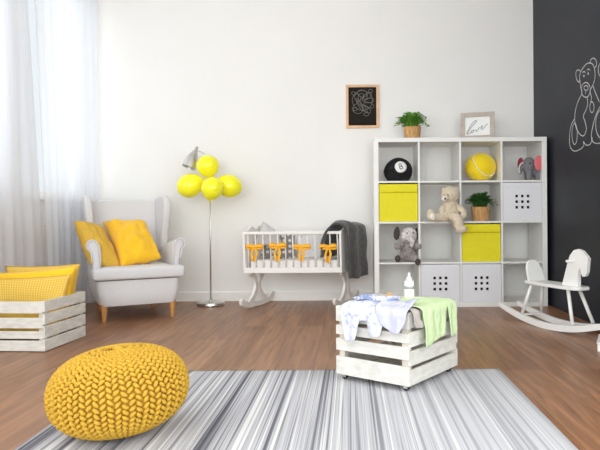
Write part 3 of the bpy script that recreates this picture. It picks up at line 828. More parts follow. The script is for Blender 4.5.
# eight ball
x, y, z = cellpos(0, 0); c = px(398, 168, 5.17)
EB = thing('eight_ball_plush', 'black plush eight ball with flattened base in the top left compartment', 'plush ball', (c.x, 5.17, z + .001))
s = 5.22 / 600
b = MB(); b.ell((0, 0, .108), (.125, .118, .112), seg=36)
for v in b.bm.verts:
    if v.co.z < .022: v.co.z = .022 + (v.co.z - .022) * .1
    v.co.z -= .020
    if v.co.x < 0 and v.co.z > .1: v.co.z -= .022 * min(1, -v.co.x / .11) ** 1.5 * .6
for v in b.bm.verts: v.co.z = max(0, v.co.z) * 1.04
b.done('ball', M['dark'], EB, True)
d = Vector((.012, -1, .30)).normalized()
mt = Matrix.Translation((.013, -.104, .120)) @ Vector((0, 0, 1)).rotation_difference(d).to_matrix().to_4x4()
b = MB(); b.lathe([(.001, .012), (.03, .011), (.048, .005), (.053, -.004), (.001, -.006)], 32, mtx=mt); b.done('white_disc', M['paper'], EB, True)
b = MB()
rt = Matrix.Rotation(math.radians(-20), 4, 'Z')
def loop3(cx_, cy_, r1, r2, m4, zf=.0125):
    return [m4 @ Vector((cx_ + r1 * math.cos(a * PI / 12), cy_ + r2 * math.sin(a * PI / 12), zf)) for a in range(25)]
up = mt.to_3x3().inverted() @ Vector((0, 0, 1)); a0 = math.atan2(up.y, up.x) - PI / 2 + math.radians(20)
m8 = mt @ Matrix.Rotation(a0, 4, 'Z')
b.tube(loop3(0, .0125, .0105, .0115, m8), .003, 6); b.tube(loop3(0, -.0125, .013, .0125, m8), .003, 6)
b.done('numeral', M['ink'], EB, True)

# tennis ball
x, y, z = cellpos(2, 0); c = px(480.4, 166, 5.19)
TB = thing('tennis_ball_plush', 'big yellow plush tennis ball with white seam in the top row', 'plush ball', (c.x, 5.19, z + .001))
b = MB(); R_ = .134
b.ell((0, 0, .122), (R_, R_ * .9, .124), seg=36)
for v in b.bm.verts: v.co.z = max(.0, v.co.z)
b.done('ball', M['tennis'], TB, True)
b = MB(); pts = []
for u_, w_ in ((-.30, .92), (-.56, .66), (-.56, .36), (-.46, .06), (-.32, -.22), (-.10, -.44), (.16, -.60), (.44, -.66), (.70, -.56), (.90, -.38)):
    pts.append(Vector((u_ * R_, -math.sqrt(max(0, 1 - u_ * u_ - w_ * w_)) * R_ * .9, max(.006, .122 + w_ * .124))))
pts = crom(pts, 5)
b.tube(pts, .0042, 6); b.done('seam', M['linen'], TB, True)

# small felt elephant with pink ears
x, y, z = cellpos(3, 0); c = px(528, 170, 5.16)
EL = thing('elephant_toy', 'small grey felt elephant with pink ears in the top right compartment', 'soft toy', (c.x, 5.12, z + .001)); s = 5.2 / 600; EL.scale = (1.1, 1.1, 1.12)
b = MB(); Q = lambda X, Yp: ((X - 529) * s, (179.6 - Yp) * s)
b.ell((.035, .03, .085), (.062, .055, .058)); b.ell((-.005, -.01, .122), (.048, .045, .055)); b.ell((-.03, -.02, .10), (.028, .03, .05))
for lx, ly in ((-.012, -.03), (.0, .055), (.062, -.015), (.075, .055)): b.tube([(lx, ly, .08), (lx, ly, .002)], [.024, .022], 12)
b.tube([(-.045, -.02, .11), (-.068, -.03, .095), (-.082, -.035, .07), (-.085, -.04, .05)], [.028, .018, .014, .011], 12)
blob(b, .005, 4, .001).done('body', M['grey_felt'], EL, True)
b = MB(); b.ell((0, 0, 0), (.040, .009, .058)); e_ = b.done('ear', M['pink'], EL, True); e_.location = (.052, -.065, .128); e_.rotation_euler = (0, .1, .35)
b = MB(); b.ell((0, 0, 0), (.028, .009, .048)); e_ = b.done('ear', M['crimson'], EL, True); e_.location = (-.062, .022, .130); e_.rotation_euler = (0, .1, -.9)
b = MB(); b.tube(crom([(-.062, -.048, .135), (-.082, -.052, .12), (-.094, -.052, .09), (-.090, -.052, .055)], 5), .0065, 8); b.done('tusk', M['grplushlt'], EL, True)
b = MB(); b.ell((-.012, -.056, .125), .006, seg=10); b.done('eye', M['ink'], EL, True)

# potted plants
def plant(name, loc, pot_r, pot_h, spread, hgt, n, label, m, seed, lean=0):
    rnd = random.Random(seed); t = thing(name, label, 'plant', loc, 0, None)
    b = MB(); b.lathe([(.001, 0), (pot_r * .82, 0), (pot_r * .84, .004), (pot_r, pot_h), (pot_r * .93, pot_h), (pot_r * .9, pot_h * .85), (.001, pot_h * .84)], 28)
    for v in b.bm.verts:
        a = math.atan2(v.co.y, v.co.x); r_ = math.hypot(v.co.x, v.co.y)
        if r_ > pot_r * .6: v.co.x *= 1 + .015 * math.sin(a * 14); v.co.y *= 1 + .015 * math.sin(a * 14)
    b.done('basket_pot', M['basket'], t, True, ang=50)
    b = MB(); b.lathe([(.001, 0), (pot_r * .90, 0), (pot_r * .5, .006), (.001, .008)], 20, (0, 0, pot_h * .86)); b.done('soil', M['soil'], t, True)
    bm = bmesh.new()
    for k in range(n):
        a = rnd.uniform(0, 2 * PI); el = rnd.uniform(.1, 1.35); Lf = rnd.uniform(.65, 1)
        rad = math.cos(el) * spread * Lf; up_ = pot_h * .86 + math.sin(el) * hgt * Lf + .012
        st = Vector((math.cos(a) * pot_r * .5 * rnd.random(), math.sin(a) * pot_r * .5 * rnd.random(), pot_h * .88))
        ed = Vector((math.cos(a) * rad, math.sin(a) * rad * .8, max(up_, pot_h + .005)))
        md = (st + ed) / 2 + Vector((0, 0, hgt * .28))
        path = crom([st, md, ed], 4)
        for i in range(1, len(path)):
            p, q = path[i - 1], path[i]; tdir = (q - p).normalized(); sd = tdir.cross(Vector((0, 0, 1)))
            if sd.length < .01: sd = Vector((1, 0, 0))
            sd.normalize(); w = .0012
            f = [bm.verts.new(p - sd * w), bm.verts.new(p + sd * w), bm.verts.new(q + sd * w), bm.verts.new(q - sd * w)]; bm.faces.new(f)
            for sg in (-1, 1):
                dr = (sd * sg * .9 + tdir * .7 + Vector((0, 0, rnd.uniform(-.3, .5)))).normalized(); l_ = rnd.uniform(.016, .032); ww = l_ * .24
                cr2 = dr.cross(Vector((rnd.uniform(-.4, .4), rnd.uniform(-.4, .4), 1))).normalized()
                v = [bm.verts.new(q), bm.verts.new(q + dr * l_ * .5 + cr2 * ww), bm.verts.new(q + dr * l_), bm.verts.new(q + dr * l_ * .5 - cr2 * ww)]; bm.faces.new(v)
    me = bpy.data.meshes.new('foliage'); bm.to_mesh(me); bm.free(); link('foliage', me, m, t)
    return t
c = px(412.6, 136, 5.22); plant('potted_plant', (c.x, 5.24, SHt + .001), .078, .118, .155, .145, 170, 'leafy green plant in a straw basket pot on top of the shelving unit', M['leaf'], 3)
x, y, z = cellpos(2, 1); c = px(480.7, 215, 5.15); plant('potted_plant', (c.x, 5.15, z + .001), .083, .120, .15, .125, 180, 'dark green bushy plant in a straw basket pot beside the teddy bear', M['leafd'], 8)

# teddy bear
x, y, z = cellpos(1, 1)
TY = 5.0
c = px(449, 221, TY); BE = thing('teddy_bear', 'cream plush teddy bear sitting on the shelf with one leg dangling', 'teddy bear', (c.x, TY, z))
s = TY / 600
q = lambda X, Yp, d=0: (((X - 449) * s), d, (221.3 - Yp) * s)
b = MB()
b.ell(q(450, 211.5, .03), (.078, .070, .088)); b.ell(q(451, 204, .03), (.062, .058, .06))
b.ell(q(450.8, 194.5, .005), (.077, .068, .070)); b.ell(q(445, 197, -.035), (.038, .036, .034))
b.ell(q(457.3, 189.3, .0), (.020, .014, .020)); b.ell(q(443.6, 189.6, .0), (.018, .014, .018))
# arms
b.tube(crom([q(457, 206, .02), q(462, 210, -.005), q(463.5, 214.5, -.02), q(461, 217.5, -.02)], 4), .026, 14)
b.ell(q(461.5, 217, -.022), (.027, .027, .030))
b.tube(crom([q(444, 206, .0), q(441.5, 211, -.02), q(443, 216, -.03)], 4), .024, 14)
blob(b, .0065, 4, .005, 55).done('body', M['bear'], BE, True)
b = MB(); b.tube([q(447, 215.5, -.0), q(440, 217.5, -.03), q(432, 217.5, -.06)], [.042, .038, .036], 14); b.ell(q(429.8, 215.0, -.07), (.034, .034, .050))
for v in b.bm.verts: v.co.z = max(v.co.z, .002)
blob(b, .0065, 3, .004, 55).done('leg', M['bear'], BE, True)
b = MB(); b.tube([q(452, 216.5, -.02), q(455, 218, -.065), q(457.0, 221, -.085), q(456.5, 227, -.088)], [.042, .042, .042, .040], 14); b.ell(q(459, 229, -.095), (.050, .038, .034))
for v in b.bm.verts:
    if v.co.y > -.05: v.co.z = max(v.co.z, .002)
blob(b, .0065, 3, .004, 55).done('leg', M['bear'], BE, True)
b = MB(); b.ell(q(443.2, 199, -.068), (.025, .018, .019)); b.done('muzzle', M['bearpale'], BE, True)
b = MB(); b.ell(q(443.6, 198.9, -.087), (.0095, .006, .0075)); b.done('nose', M['ink'], BE, True)
for ex, dy in ((443.3, -.062), (446.8, -.070)):
    b = MB(); b.ell(q(ex, 195.2, dy), .0055, seg=10); b.done('eye', M['ink'], BE, True)
b = MB(); b.ell(q(431.0, 216.5, -.100), (.024, .010, .030)); b.done('foot_pad', M['bearpale'], BE, True)

# mottled grey plush elephant
x, y, z = cellpos(0, 2); TY = 5.10; s = TY / 600
c = px(407.2, 262, TY); GE = thing('elephant_plush', 'fluffy mottled grey plush elephant sitting below the yellow storage box', 'soft toy', (c.x, TY, z)); GE.scale = (1.02, 1.1, 1.14)
q = lambda X, Yp, d=0: (((X - 408) * s), d, (262.3 - Yp) * s)
b = MB(); b.ell(q(409, 254.5, .02), (.068, .06, .068)); b.ell(q(409, 249, .02), (.058, .05, .05))
blob(b, .0065, 4, .005, 55).done('body', M['grplush'], GE, True)
b = MB(); b.ell(q(410, 239, -.015), (.062, .055, .062)); b.ell(q(404.5, 240, -.04), (.026, .03, .042))
b.tube(crom([q(409, 241, -.06), q(412, 245, -.075), q(411, 249, -.07)], 4), [.026] * 5 + [.016] * 4, 12)
blob(b, .0065, 4, .005, 55).done('head', M['grplushlt'], GE, True)
b = MB(); b.ell((0, 0, 0), (.030, .010, .052)); o = blob(b, .005, 2, .003, 55).done('ear', M['grplushdk'], GE, True); o.location = q(398, 237.5, .0); o.rotation_euler = (0, .1, .3)
b = MB(); b.ell((0, 0, 0), (.020, .010, .046)); o = blob(b, .005, 2, .003, 55).done('ear', M['grplushdk'], GE, True); o.location = q(418, 237.5, .0); o.rotation_euler = (0, -.2, -.8)
for X, Yp, X2, Y2 in ((403, 247.5, 397.5, 248.5), (414, 247.5, 418.5, 248.5)):
    b = MB(); b.tube([q(X, Yp, -.01), q((X + X2) / 2, Yp + .6, -.04), q(X2, Y2, -.05)], [.026, .026, .025], 12); b.ell(q(X2, Y2, -.05), .026); blob(b, .006, 2, .004, 55).done('arm', M['grplush'], GE, True)
for X, Yp, X2, Y2 in ((404, 258, 398.5, 259), (413, 259.5, 417, 262)):
    b = MB(); b.tube([q(X, Yp, -.01), q((X + X2) / 2, Yp, -.05), q(X2, Y2, -.07)], [.028, .028, .028], 12)
    for v in b.bm.verts: v.co.z = max(v.co.z, .002)
    lg = blob(b, .006, 2, .004, 55).done('leg', M['grplush'], GE, True)
    b = MB(); b.ell(q(X2 - (.6 if X2 < 408 else -.2), Y2 - .2, -.088), (.024, .012, .025)); b.done('foot_pad', M['grplushdk'], lg, True)
for ex in (407.2, 413):
    b = MB(); b.ell(q(ex, 237, -.072), .0055, seg=10); b.done('eye', M['ink'], GE, True)

# picture frame with script on top
TL, TR, BR, BLp = px(461.0, 113.6, 5.28), px(496, 110.8, 5.20), px(494.3, 134.9, 5.17), px(460.4, 135.6, 5.25)
zt_ = SHt + .001
c = (BR + BLp) / 2; ux = (BR - BLp); ux.z = 0; Wf = ux.length; ux.normalize()
Hf = ((TL.z + TR.z) / 2 - zt_)
FR = thing('picture_frame', 'taupe wooden picture frame with a handwritten word, on the shelving unit', 'picture frame', (c.x, c.y, zt_), math.atan2(ux.y, ux.x))
b = MB(); fw = .037; tilt = Matrix.Rotation(math.radians(-9), 4, 'X')
for poly in ([(-Wf / 2, 0), (Wf / 2, 0), (Wf / 2 - fw, fw), (-Wf / 2 + fw, fw)], [(-Wf / 2, Hf), (Wf / 2, Hf), (Wf / 2 - fw, Hf - fw), (-Wf / 2 + fw, Hf - fw)],
             [(-Wf / 2, 0), (-Wf / 2 + fw, fw), (-Wf / 2 + fw, Hf - fw), (-Wf / 2, Hf)], [(Wf / 2, 0), (Wf / 2 - fw, fw), (Wf / 2 - fw, Hf - fw), (Wf / 2, Hf)]):
    b.prism(poly, 'y', -.011, .011, mtx=tilt)
b.done('frame', M['grey_wood'], FR)
b = MB(); b.box(-Wf / 2 + fw, Wf / 2 - fw, .002, .006, fw, Hf - fw, mtx=tilt); pp = b.done('paper', M['paper'], FR)
b = MB(); ow, oh = Wf - 2 * fw, Hf - 2 * fw
U = lambda a, c_: tilt @ Vector((-ow / 2 + a * ow, .0005, fw + c_ * oh))
strokes = [[(.05, .10), (.10, .22), (.22, .52), (.36, .76), (.47, .80), (.44, .70), (.28, .50), (.14, .22), (.12, .10), (.20, .14), (.27, .24)],
           [(.31, .30), (.26, .26), (.24, .18), (.29, .15), (.34, .22), (.33, .30), (.38, .27), (.42, .28)],
           [(.44, .34), (.46, .24), (.49, .22), (.54, .34), (.56, .42), (.60, .40)],
           [(.64, .38), (.70, .42), (.72, .48), (.67, .50), (.64, .42), (.66, .34), (.72, .34), (.80, .44), (.86, .56), (.92, .60)]]
for st in strokes: b.tube(crom([U(*p) for p in st], 5), .0022, 6)
b.done('handwriting', M['inkgrey'], pp, True)
b = MB(); b.box(-.015, .015, .012, .016, 0.004, Hf * .75, mtx=Matrix.Translation((0, .10, 0)) @ Matrix.Rotation(math.radians(26), 4, 'X')); b.done('easel_back', M['ink'], FR)

# ------------------------------------------------------------------ chalk picture on the back wall
c = px(362.4, 106.5, 5.49); s = 5.49 / 600
PF = thing('framed_chalkboard', 'small black chalkboard picture in a pale wood frame on the white wall', 'picture', (c.x, WALLY, c.z))
hw, hh, fw = 16.4 * s, 21.6 * s, 2.5 * s
b = MB(); b.box(-hw, -hw + fw, -.024, -.001, -hh, hh, bev=.002); b.box(hw - fw, hw, -.024, -.001, -hh, hh, bev=.002); b.box(-hw + fw, hw - fw, -.024, -.001, hh - fw, hh, bev=.002); b.box(-hw + fw, hw - fw, -.024, -.001, -hh, -hh + fw, bev=.002)
b.done('frame', M['frame_wood'], PF)
b = MB(); b.box(-hw + fw, hw - fw, -.010, -.002, -hh + fw, hh - fw); bo = b.done('chalkboard', M['board'], PF)
b = MB()
def W(a, c_): return Vector((-hw + a * 2 * hw, -.0105, hh - c_ * 2 * hh))
def oval(cx_, cy_, rx, ry, rot, n=20, a0=0, a1=2 * PI):
    return [W(cx_ + (rx * math.cos(a0 + (a1 - a0) * k / n) * math.cos(rot) - ry * math.sin(a0 + (a1 - a0) * k / n) * math.sin(rot)),
              cy_ + .76 * (rx * math.cos(a0 + (a1 - a0) * k / n) * math.sin(rot) + ry * math.sin(a0 + (a1 - a0) * k / n) * math.cos(rot))) for k in range(n + 1)]
for o_ in ((.5, .20, .15, .11, .2), (.50, .36, .31, .30, .3), (.66, .26, .14, .08, -.6), (.70, .36, .15, .07, -.1), (.70, .47, .16, .08, .3), (.62, .56, .16, .08, .7), (.62, .68, .08, .05, 0), (.36, .30, .14, .09, 1.1), (.42, .46, .05, .22, -.5), (.50, .50, .04, .24, -.7), (.28, .56, .06, .05, 0), (.24, .20, .07, .05, .4), (.75, .14, .06, .05, 0), (.36, .55, .16, .15, .2), (.45, .27, .07, .11, .5), (.58, .30, .06, .12, .4)):
    b.tube(oval(*o_), .0019, 5)
b.done('chalk_drawing', M['chalkdim'], bo, True)

# ------------------------------------------------------------------ chalk bear on the black wall
def wallpt(xz, yz):
    X, Yp = 560 + xz / 3.75, 40 + yz / 3.75
    d = px(X, Yp, 1.0); k = (RWX) / d.x
    return Vector((RWX - .0006, k, CAMH + (d.z - CAMH) * k))
def wov(cx_, cy_, rx, ry, a0=0, a1=360, n=22, rot=0):
    out = []
    for k in range(n + 1):
        a = math.radians(a0 + (a1 - a0) * k / n); x_, y_ = rx * math.cos(a), ry * math.sin(a)
        out.append((cx_ + x_ * math.cos(rot) - y_ * math.sin(rot), cy_ + x_ * math.sin(rot) + y_ * math.cos(rot)))
    return out
BS = [[(76, 165), (74, 135), (84, 108), (103, 88), (122, 90), (131, 115), (131, 145), (122, 172), (112, 190)],
      [(76, 165), (80, 185), (84, 192)], wov(97, 187, 17, 28), wov(98, 180, 8, 9), [(97, 190), (96, 202)],
      [(78, 118), (68, 112), (60, 122), (62, 145), (70, 158), (76, 150)], [(112, 88), (116, 74), (127, 68), (137, 80), (136, 98), (129, 104)],
      wov(90, 135, 1.5, 3), wov(106, 126, 1.5, 3), [(85, 122), (90, 118), (95, 122)], [(102, 112), (107, 109), (112, 113)],
      [(84, 200), (66, 235), (56, 280), (58, 320), (72, 350), (86, 360), (94, 352), (99, 332), (94, 305), (88, 285), (98, 262), (104, 240), (102, 215)],
      [(54, 297), (42, 320), (36, 360), (38, 398), (52, 416), (72, 412), (88, 398), (88, 380)], wov(55, 352, 10, 40), 
      [(88, 380), (98, 394), (114, 390), (122, 366)], [(124, 172), (134, 200), (148, 232)], wov(120, 252, 8, 20),
      [(158, 240), (146, 258), (132, 290), (120, 340), (118, 366), (126, 384), (142, 388), (158, 384)], wov(160, 315, 26, 56, 110, 260), 
      [(112, 190), (118, 215), (116, 232)]]
b = MB()
for st in BS:
    pts = [wallpt(*p) for p in st]
    if len(st) < 20: pts = crom(pts, 5)
    b.tube(pts, .0034, 6)
for v in b.bm.verts: v.co.x = RWX - .0004 + (v.co.x - RWX) * .3
bo = b.done('chalk_drawing', M['chalk'], None, True); tag(bo, 'white chalk drawing of a sitting bear on the black wall', 'chalk drawing', None)
b = MB(); b.tube(crom([wallpt(*p) for p in ((175, 72), (156, 82), (144, 104), (148, 132), (164, 142), (180, 140))], 5), .0034, 6)
for v in b.bm.verts: v.co.x = RWX - .0004 + (v.co.x - RWX) * .3
tag(b.done('chalk_drawing', M['chalk'], None, True), 'curved chalk line beside the ear of the chalk bear, cut by the frame edge', 'chalk drawing')

# ------------------------------------------------------------------ crate of cushions
def crate_obj(name, label, loc, rz, la, lb, z0, fs, rs, topb=None):
    """corner at origin; la along +x, lb along +y; fs/rs: slat (z0,z1) lists for the y=0 and the x=0 sides"""
    t = thing(name, label, 'crate', loc, rz); th = .012
    for (zz, side) in [(a, 'a') for a in fs] + [(a, 'a2') for a in rs] + [(a, 'b') for a in rs] + [(a, 'b2') for a in rs]:
        b = MB(); z_a, z_b = z0 + zz[0], z0 + zz[1]
        if side == 'a': b.box(th, la - .0, 0, th, z_a, z_b, bev=.0018)
        if side == 'a2': b.box(th, la, lb - th, lb, z_a, z_b, bev=.0018)
        if side == 'b': b.box(0, th, 0, lb, z_a, z_b, bev=.0018)
        if side == 'b2': b.box(la, la + th, 0, lb, z_a, z_b, bev=.0018)
        for v in b.bm.verts: v.co += Vector((0, 0, .0012 * noise.noise(v.co * 5 + Vector((zz[0] * 50, 0, 0)))))
        b.done('slat', M['crate'], t)
    hh_ = z0 + max(fs[-1][1], rs[-1][1]) - .003
    for x_, y_ in ((th, th), (la - .03, th), (th, lb - th - .03), (la - .03, lb - th - .03)):
        b = MB(); b.box(x_ + .0004, x_ + .0296, y_ + .0004, y_ + .0296, z0 + .001, hh_); b.done('corner_post', M['crate_in'], t)
    n = 4
    for k in range(n):
        wv = (la - .03) / n; b = MB(); b.box(.016 + k * wv, .016 + k * wv + wv - .008, th + .001, lb - th - .001, z0 + .002, z0 + .010) ; b.done('bottom_board', M['crate_in'], t)
    return t
h4 = [(0, .060), (.071, .114), (.131, .191), (.217, .284)]
r4 = [(0, .066), (.076, .143), (.153, .215), (.225, .288)]
c0 = px(45.8, 350, 3.44)
cc = crate_obj('wooden_crate', 'whitewashed slatted wooden crate full of yellow cushions by the curtain', (c0.x, 3.43, 0), math.radians(-4.2), -.0 + .46, .455, .004, h4, r4)
# the crate runs towards -x: mirror by placing the corner at its far left
cc.location.x = c0.x - .472 * math.cos(math.radians(4.2)); cc.location.y = 3.43 + .472 * math.sin(math.radians(4.2))
# swap so that its right side carries the measured slats (both lists already do)
GC = 'cushions in the whitewashed crate'
cushion([px(5, 266, 3.83), px(80.5, 263.5, 3.81), px(72, 331, 3.80), px(9, 331, 3.82)], .07, M['gingham'],
        'gingham cushion at the back of the crate, its corner rising above the others', GC, seed=21, pinch=.05)
cushion([px(-8, 273, 3.74), px(76.5, 266, 3.72), px(67, 333, 3.70), px(3, 333, 3.72)], .08, M['yellow_cloth'],
        'plain golden yellow cushion in the crate, squeezed between two gingham ones', GC, seed=24, pinch=.05)
cushion([px(-20, 279, 3.66), px(71.5, 274.5, 3.655), px(58, 337, 3.63), px(-8, 337, 3.64)], .07, M['gingham'],
        'gingham cushion at the front of the crate, behind its top slat', GC, seed=28, pinch=.04)

# ------------------------------------------------------------------ crate on casters
Fc = Vector((.254, 2.562, 0)); Lc = Vector((-.055, 2.766, 0)); Rc = Vector((.524, 2.885, 0))
aL = (Lc - Fc).length + .022; bL = (Rc - Fc).length + .026; Fc += Vector((-.008, -.012, 0))
# local x along F->R (right face, y=0), local y along F->L (left face, x=0)
rz = math.atan2(Rc.y - Fc.y, Rc.x - Fc.x) + math.radians(3.2)
right4 = [(0, .067), (.084, .147), (.164, .229), (.246, .316)]
left4 = [(0, .083), (.111, .166), (.184, .226), (.244, .314)]
K = crate_obj('crate_on_casters', 'white slatted wooden crate on small black casters, covered with baby clothes', (Fc.x, Fc.y, 0), rz, bL, aL, .036, right4, left4)
for k in range(5):
    b = MB(); wv = (aL - .03) / 5; b.box(.014, bL - .002, .015 + k * wv, .015 + k * wv + wv - .006, .036 + .300, .036 + .310, bev=.001); b.done('top_board', M['crate'], K)
for x_, y_ in ((.03, .03), (bL - .03, .03), (.03, aL - .03), (bL - .03, aL - .03)):
    b = MB(); b.tube([(x_ - .008, y_, .0250), (x_ + .008, y_, .0250)], .0142, 20); w = b.done('caster', M['rubber'], K, True, ang=40)
    b = MB(); b.box(x_ - .012, x_ - .009, y_ - .010, y_ + .010, .020, .034); b.box(x_ + .009, x_ + .012, y_ - .010, y_ + .010, .020, .034); b.box(x_ - .014, x_ + .014, y_ - .014, y_ + .014, .0335, .0358); b.done('bracket', M['steel'], w)
KM = Matrix.Translation((Fc.x, Fc.y, 0)) @ Matrix.Rotation(rz, 4, 'Z')
ZT = .036 + .316

def inside(poly, x, y):
    c = False; n = len(poly); j = n - 1
    for i in range(n):
        if (poly[i][1] > y) != (poly[j][1] > y) and x < (poly[j][0] - poly[i][0]) * (y - poly[i][1]) / (poly[j][1] - poly[i][1]) + poly[i][0]: c = not c
        j = i
    return c
def garment(name, poly, face, m, label, lift=.006, seed=0, fold=.006, crump=.014, cat='baby clothes', res=.0038, th=.003, flare=0):
    """poly in (s, t): s along the crate edge from the near corner, t>0 hanging down outside, t<0 lying on top"""
    xs = [p[0] for p in poly]; ys = [p[1] for p in poly]
    nx = int((max(xs) - min(xs)) / res) + 1; ny = int((max(ys) - min(ys)) / res) + 1
    bm = bmesh.new(); V = {}
    R0 = .010 + lift
    def pos(s, t):
        nz = noise.noise(Vector((s * 22 + seed, t * 9, 1.7))); n2 = noise.noise(Vector((s * 14, t * 14, seed + .5))); n3 = noise.noise(Vector((s * 45, t * 30, seed)))
        arc = R0 * PI / 2
        if t > arc: out, z = R0, ZT + lift - R0 - (t - arc) + .0
        elif t > 0: a = t / R0; out, z = R0 * math.sin(a), ZT + lift - R0 * (1 - math.cos(a))
        else: out, z = t, ZT + lift
        hang = min(1, max(0, t / .05)); top = min(1, max(0, -t / .03))
        out += hang * (fold * (nz + .8) + .003 * n3 + flare * t)
        z += (1 - hang) * (crump * max(0, n2 + .45) * (.3 + .7 * top) + .003 * (n3 + .5))
        ss = s + .004 * n2
        out -= 0
        return KM @ (Vector((ss, -out, z)) if face == 'r' else Vector((-out, ss, z)))
    def vert(i, j):
        if (i, j) not in V: V[(i, j)] = bm.verts.new(pos(min(xs) + i * res, min(ys) + j * res))
        return V[(i, j)]
    for i in range(nx):
        for j in range(ny):
            if inside(poly, min(xs) + (i + .5) * res, min(ys) + (j + .5) * res):
                bm.faces.new((vert(i, j), vert(i + 1, j), vert(i + 1, j + 1), vert(i, j + 1)))
    # soften the stepped outline
    bd = [v for v in bm.verts if v.is_boundary]
    for _ in range(4):
        new = {}
        for v in bd:
            nb = [e.other_vert(v) for e in v.link_edges if e.is_boundary]
            if len(nb) == 2: new[v] = v.co * .4 + (nb[0].co + nb[1].co) * .3
        for v, p_ in new.items(): v.co = p_
    me = bpy.data.meshes.new(name); bm.to_mesh(me); bm.free()
    o = link(name, me, m, smooth=True); s_ = o.modifiers.new('t', 'SOLIDIFY'); s_.thickness = th; s_.offset = 0
    tag(o, label, cat); return o
# left face: s from near corner (0) to far (aL)
garment('baby_onesie', [(.11, -.12), (.22, -.17), (.32, -.16), (.345, -.05), (.335, .03), (.325, .10), (.31, .172), (.25, .165), (.235, .10), (.225, .072), (.19, .072), (.178, .142), (.128, .135), (.105, .07), (.105, 0)], 'l', M['blueprint'],
        'white baby onesie with blue print, its legs hanging down the crate slats', lift=.012, seed=1, fold=.018, crump=.034)
garment('baby_shirt', [(-.012, -.09), (.15, -.15), (.15, .03), (.115, .09), (.06, .125), (.02, .12), (-.01, .07)], 'l', M['lav'],
        'pale lavender baby shirt bunched over the near corner of the crate', lift=.020, seed=6, fold=.014, crump=.03)
garment('baby_sock', [(.0, -.03), (.05, -.03), (.055, .055), (.09, .075), (.085, .095), (.01, .085)], 'r', M['taupe'],
        'taupe baby cloth sticking out at the near corner below the lavender shirt', lift=.010, seed=9, fold=.01, crump=.02)
garment('baby_bodysuit', [(.02, -.17), (.10, -.20), (.20, -.19), (.33, -.10), (.375, -.02), (.385, .10), (.375, .175), (.325, .18), (.315, .10), (.295, .035), (.28, .06), (.27, .155), (.09, .195), (.085, .12), (.07, .03), (.0, -.06)], 'r', M['green'],
        'pale green baby bodysuit hanging over the slats of the crate', lift=.016, seed=12, fold=.008, crump=.012)
garment('baby_cardigan', [(.12, -.34), (.30, -.345), (.28, -.22), (.10, -.20)], 'r', M['taupe'],
        'beige folded baby cardigan lying at the back of the crate top', lift=.012, seed=15, crump=.02)
garment('baby_bib', [(.10, -.10), (.20, -.14), (.30, -.12), (.32, -.03), (.22, -.015), (.12, -.03)], 'l', M['bluetrim'],
        'crumpled pale blue baby bib on top of the printed onesie', lift=.030, seed=17, crump=.018, cat='bib')
b = MB(); b.ell((0, 0, 0), (.010, .008, .008)); o = b.done('clothes_tag', M['greenb'], None, True)
o.location = px(409, 309.5, 2.68); tag(o, 'small lime green trim showing in the neck of the green bodysuit', 'clothes trim')

# baby bottle
bl = px(409.3, 303, 2.84); BX, BY = bl.x, 2.84
BT = thing('baby_bottle', 'baby bottle full of milk standing on the white crate', 'bottle', (BX, BY, ZT - .004)); BT.scale = (1.08, 1.08, 1.02)
b = MB(); b.lathe([(.001, 0), (.020, 0), (.0228, .003), (.0232, .010), (.0222, .040), (.0228, .070), (.001, .071)], 28); b.done('milk', M['milk'], BT, True, ang=50)
b = MB(); b.lathe([(.0228, .0705), (.0215, .079), (.019, .083), (.001, .0835), ], 28); b.done('neck', M['smoke'], BT, True)
b = MB(); b.lathe([(.001, .083), (.0205, .083), (.0212, .086), (.0208, .104), (.018, .108), (.001, .109)], 28)
b.done('collar', M['white'], BT, True, ang=40)
b = MB(); b.lathe([(.001, .108), (.015, .109), (.0135, .116), (.009, .124), (.0062, .130), (.0062, .139), (.0045, .144), (.001, .1455)], 20); b.done('nipple', M['clear'], BT, True)
# pacifier
pc = px(389.2, 298.5, 2.80); PC = thing('pacifier', 'small orange pacifier lying on the clothes on the crate', 'pacifier', (pc.x, 2.80, ZT + .027))
b = MB(); b.ell((0, 0, .004), (.015, .011, .0045)); b.done('shield', M['orange'], PC, True)
b = MB(); b.tube([Vector((.010 * math.cos(a * PI / 8), .002, .013 + .010 * math.sin(a * PI / 8))) for a in range(17)], .0028, 8); b.done('ring', M['orange'], PC, True)

# ------------------------------------------------------------------ rocking horse
hd = .377
RH = thing('rocking_horse', 'white wooden toddler rocking horse in front of the black wall', 'rocking horse', (1.392, 4.072, 0), hd)
# local: forward = -y, lateral = x
def board(mb, poly, axis, a0, a1, bev=.004):
    mb.prism(poly, axis, a0, a1)
SB = lambda pts: pts
b = MB(); seat = [(-.055, .262), (.055, .262), (.075, .22), (.082, .05), (.078, -.15), (.07, -.235), (.04, -.27), (-.04, -.27), (-.07, -.235), (-.078, -.15), (-.082, .05), (-.075, .22)]
b.prism(seat, 'z', .282, .302); bmesh.ops.bevel(b.bm, geom=[e for e in b.bm.edges], offset=.004, segments=2, affect='EDGES'); b.done('seat', M['white'], RH)
# back board
b = MB(); bk = [(-.07, .302), (.07, .302), (.066, .38), (.05, .425), (.02, .445), (-.02, .445), (-.05, .425), (-.066, .38)]
b.prism(bk, 'y', .19, .208)
for v in b.bm.verts: v.co.y += (v.co.z - .302) * .35
bmesh.ops.bevel(b.bm, geom=[e for e in b.bm.edges], offset=.003, segments=2, affect='EDGES'); b.done('backrest', M['white'], RH)
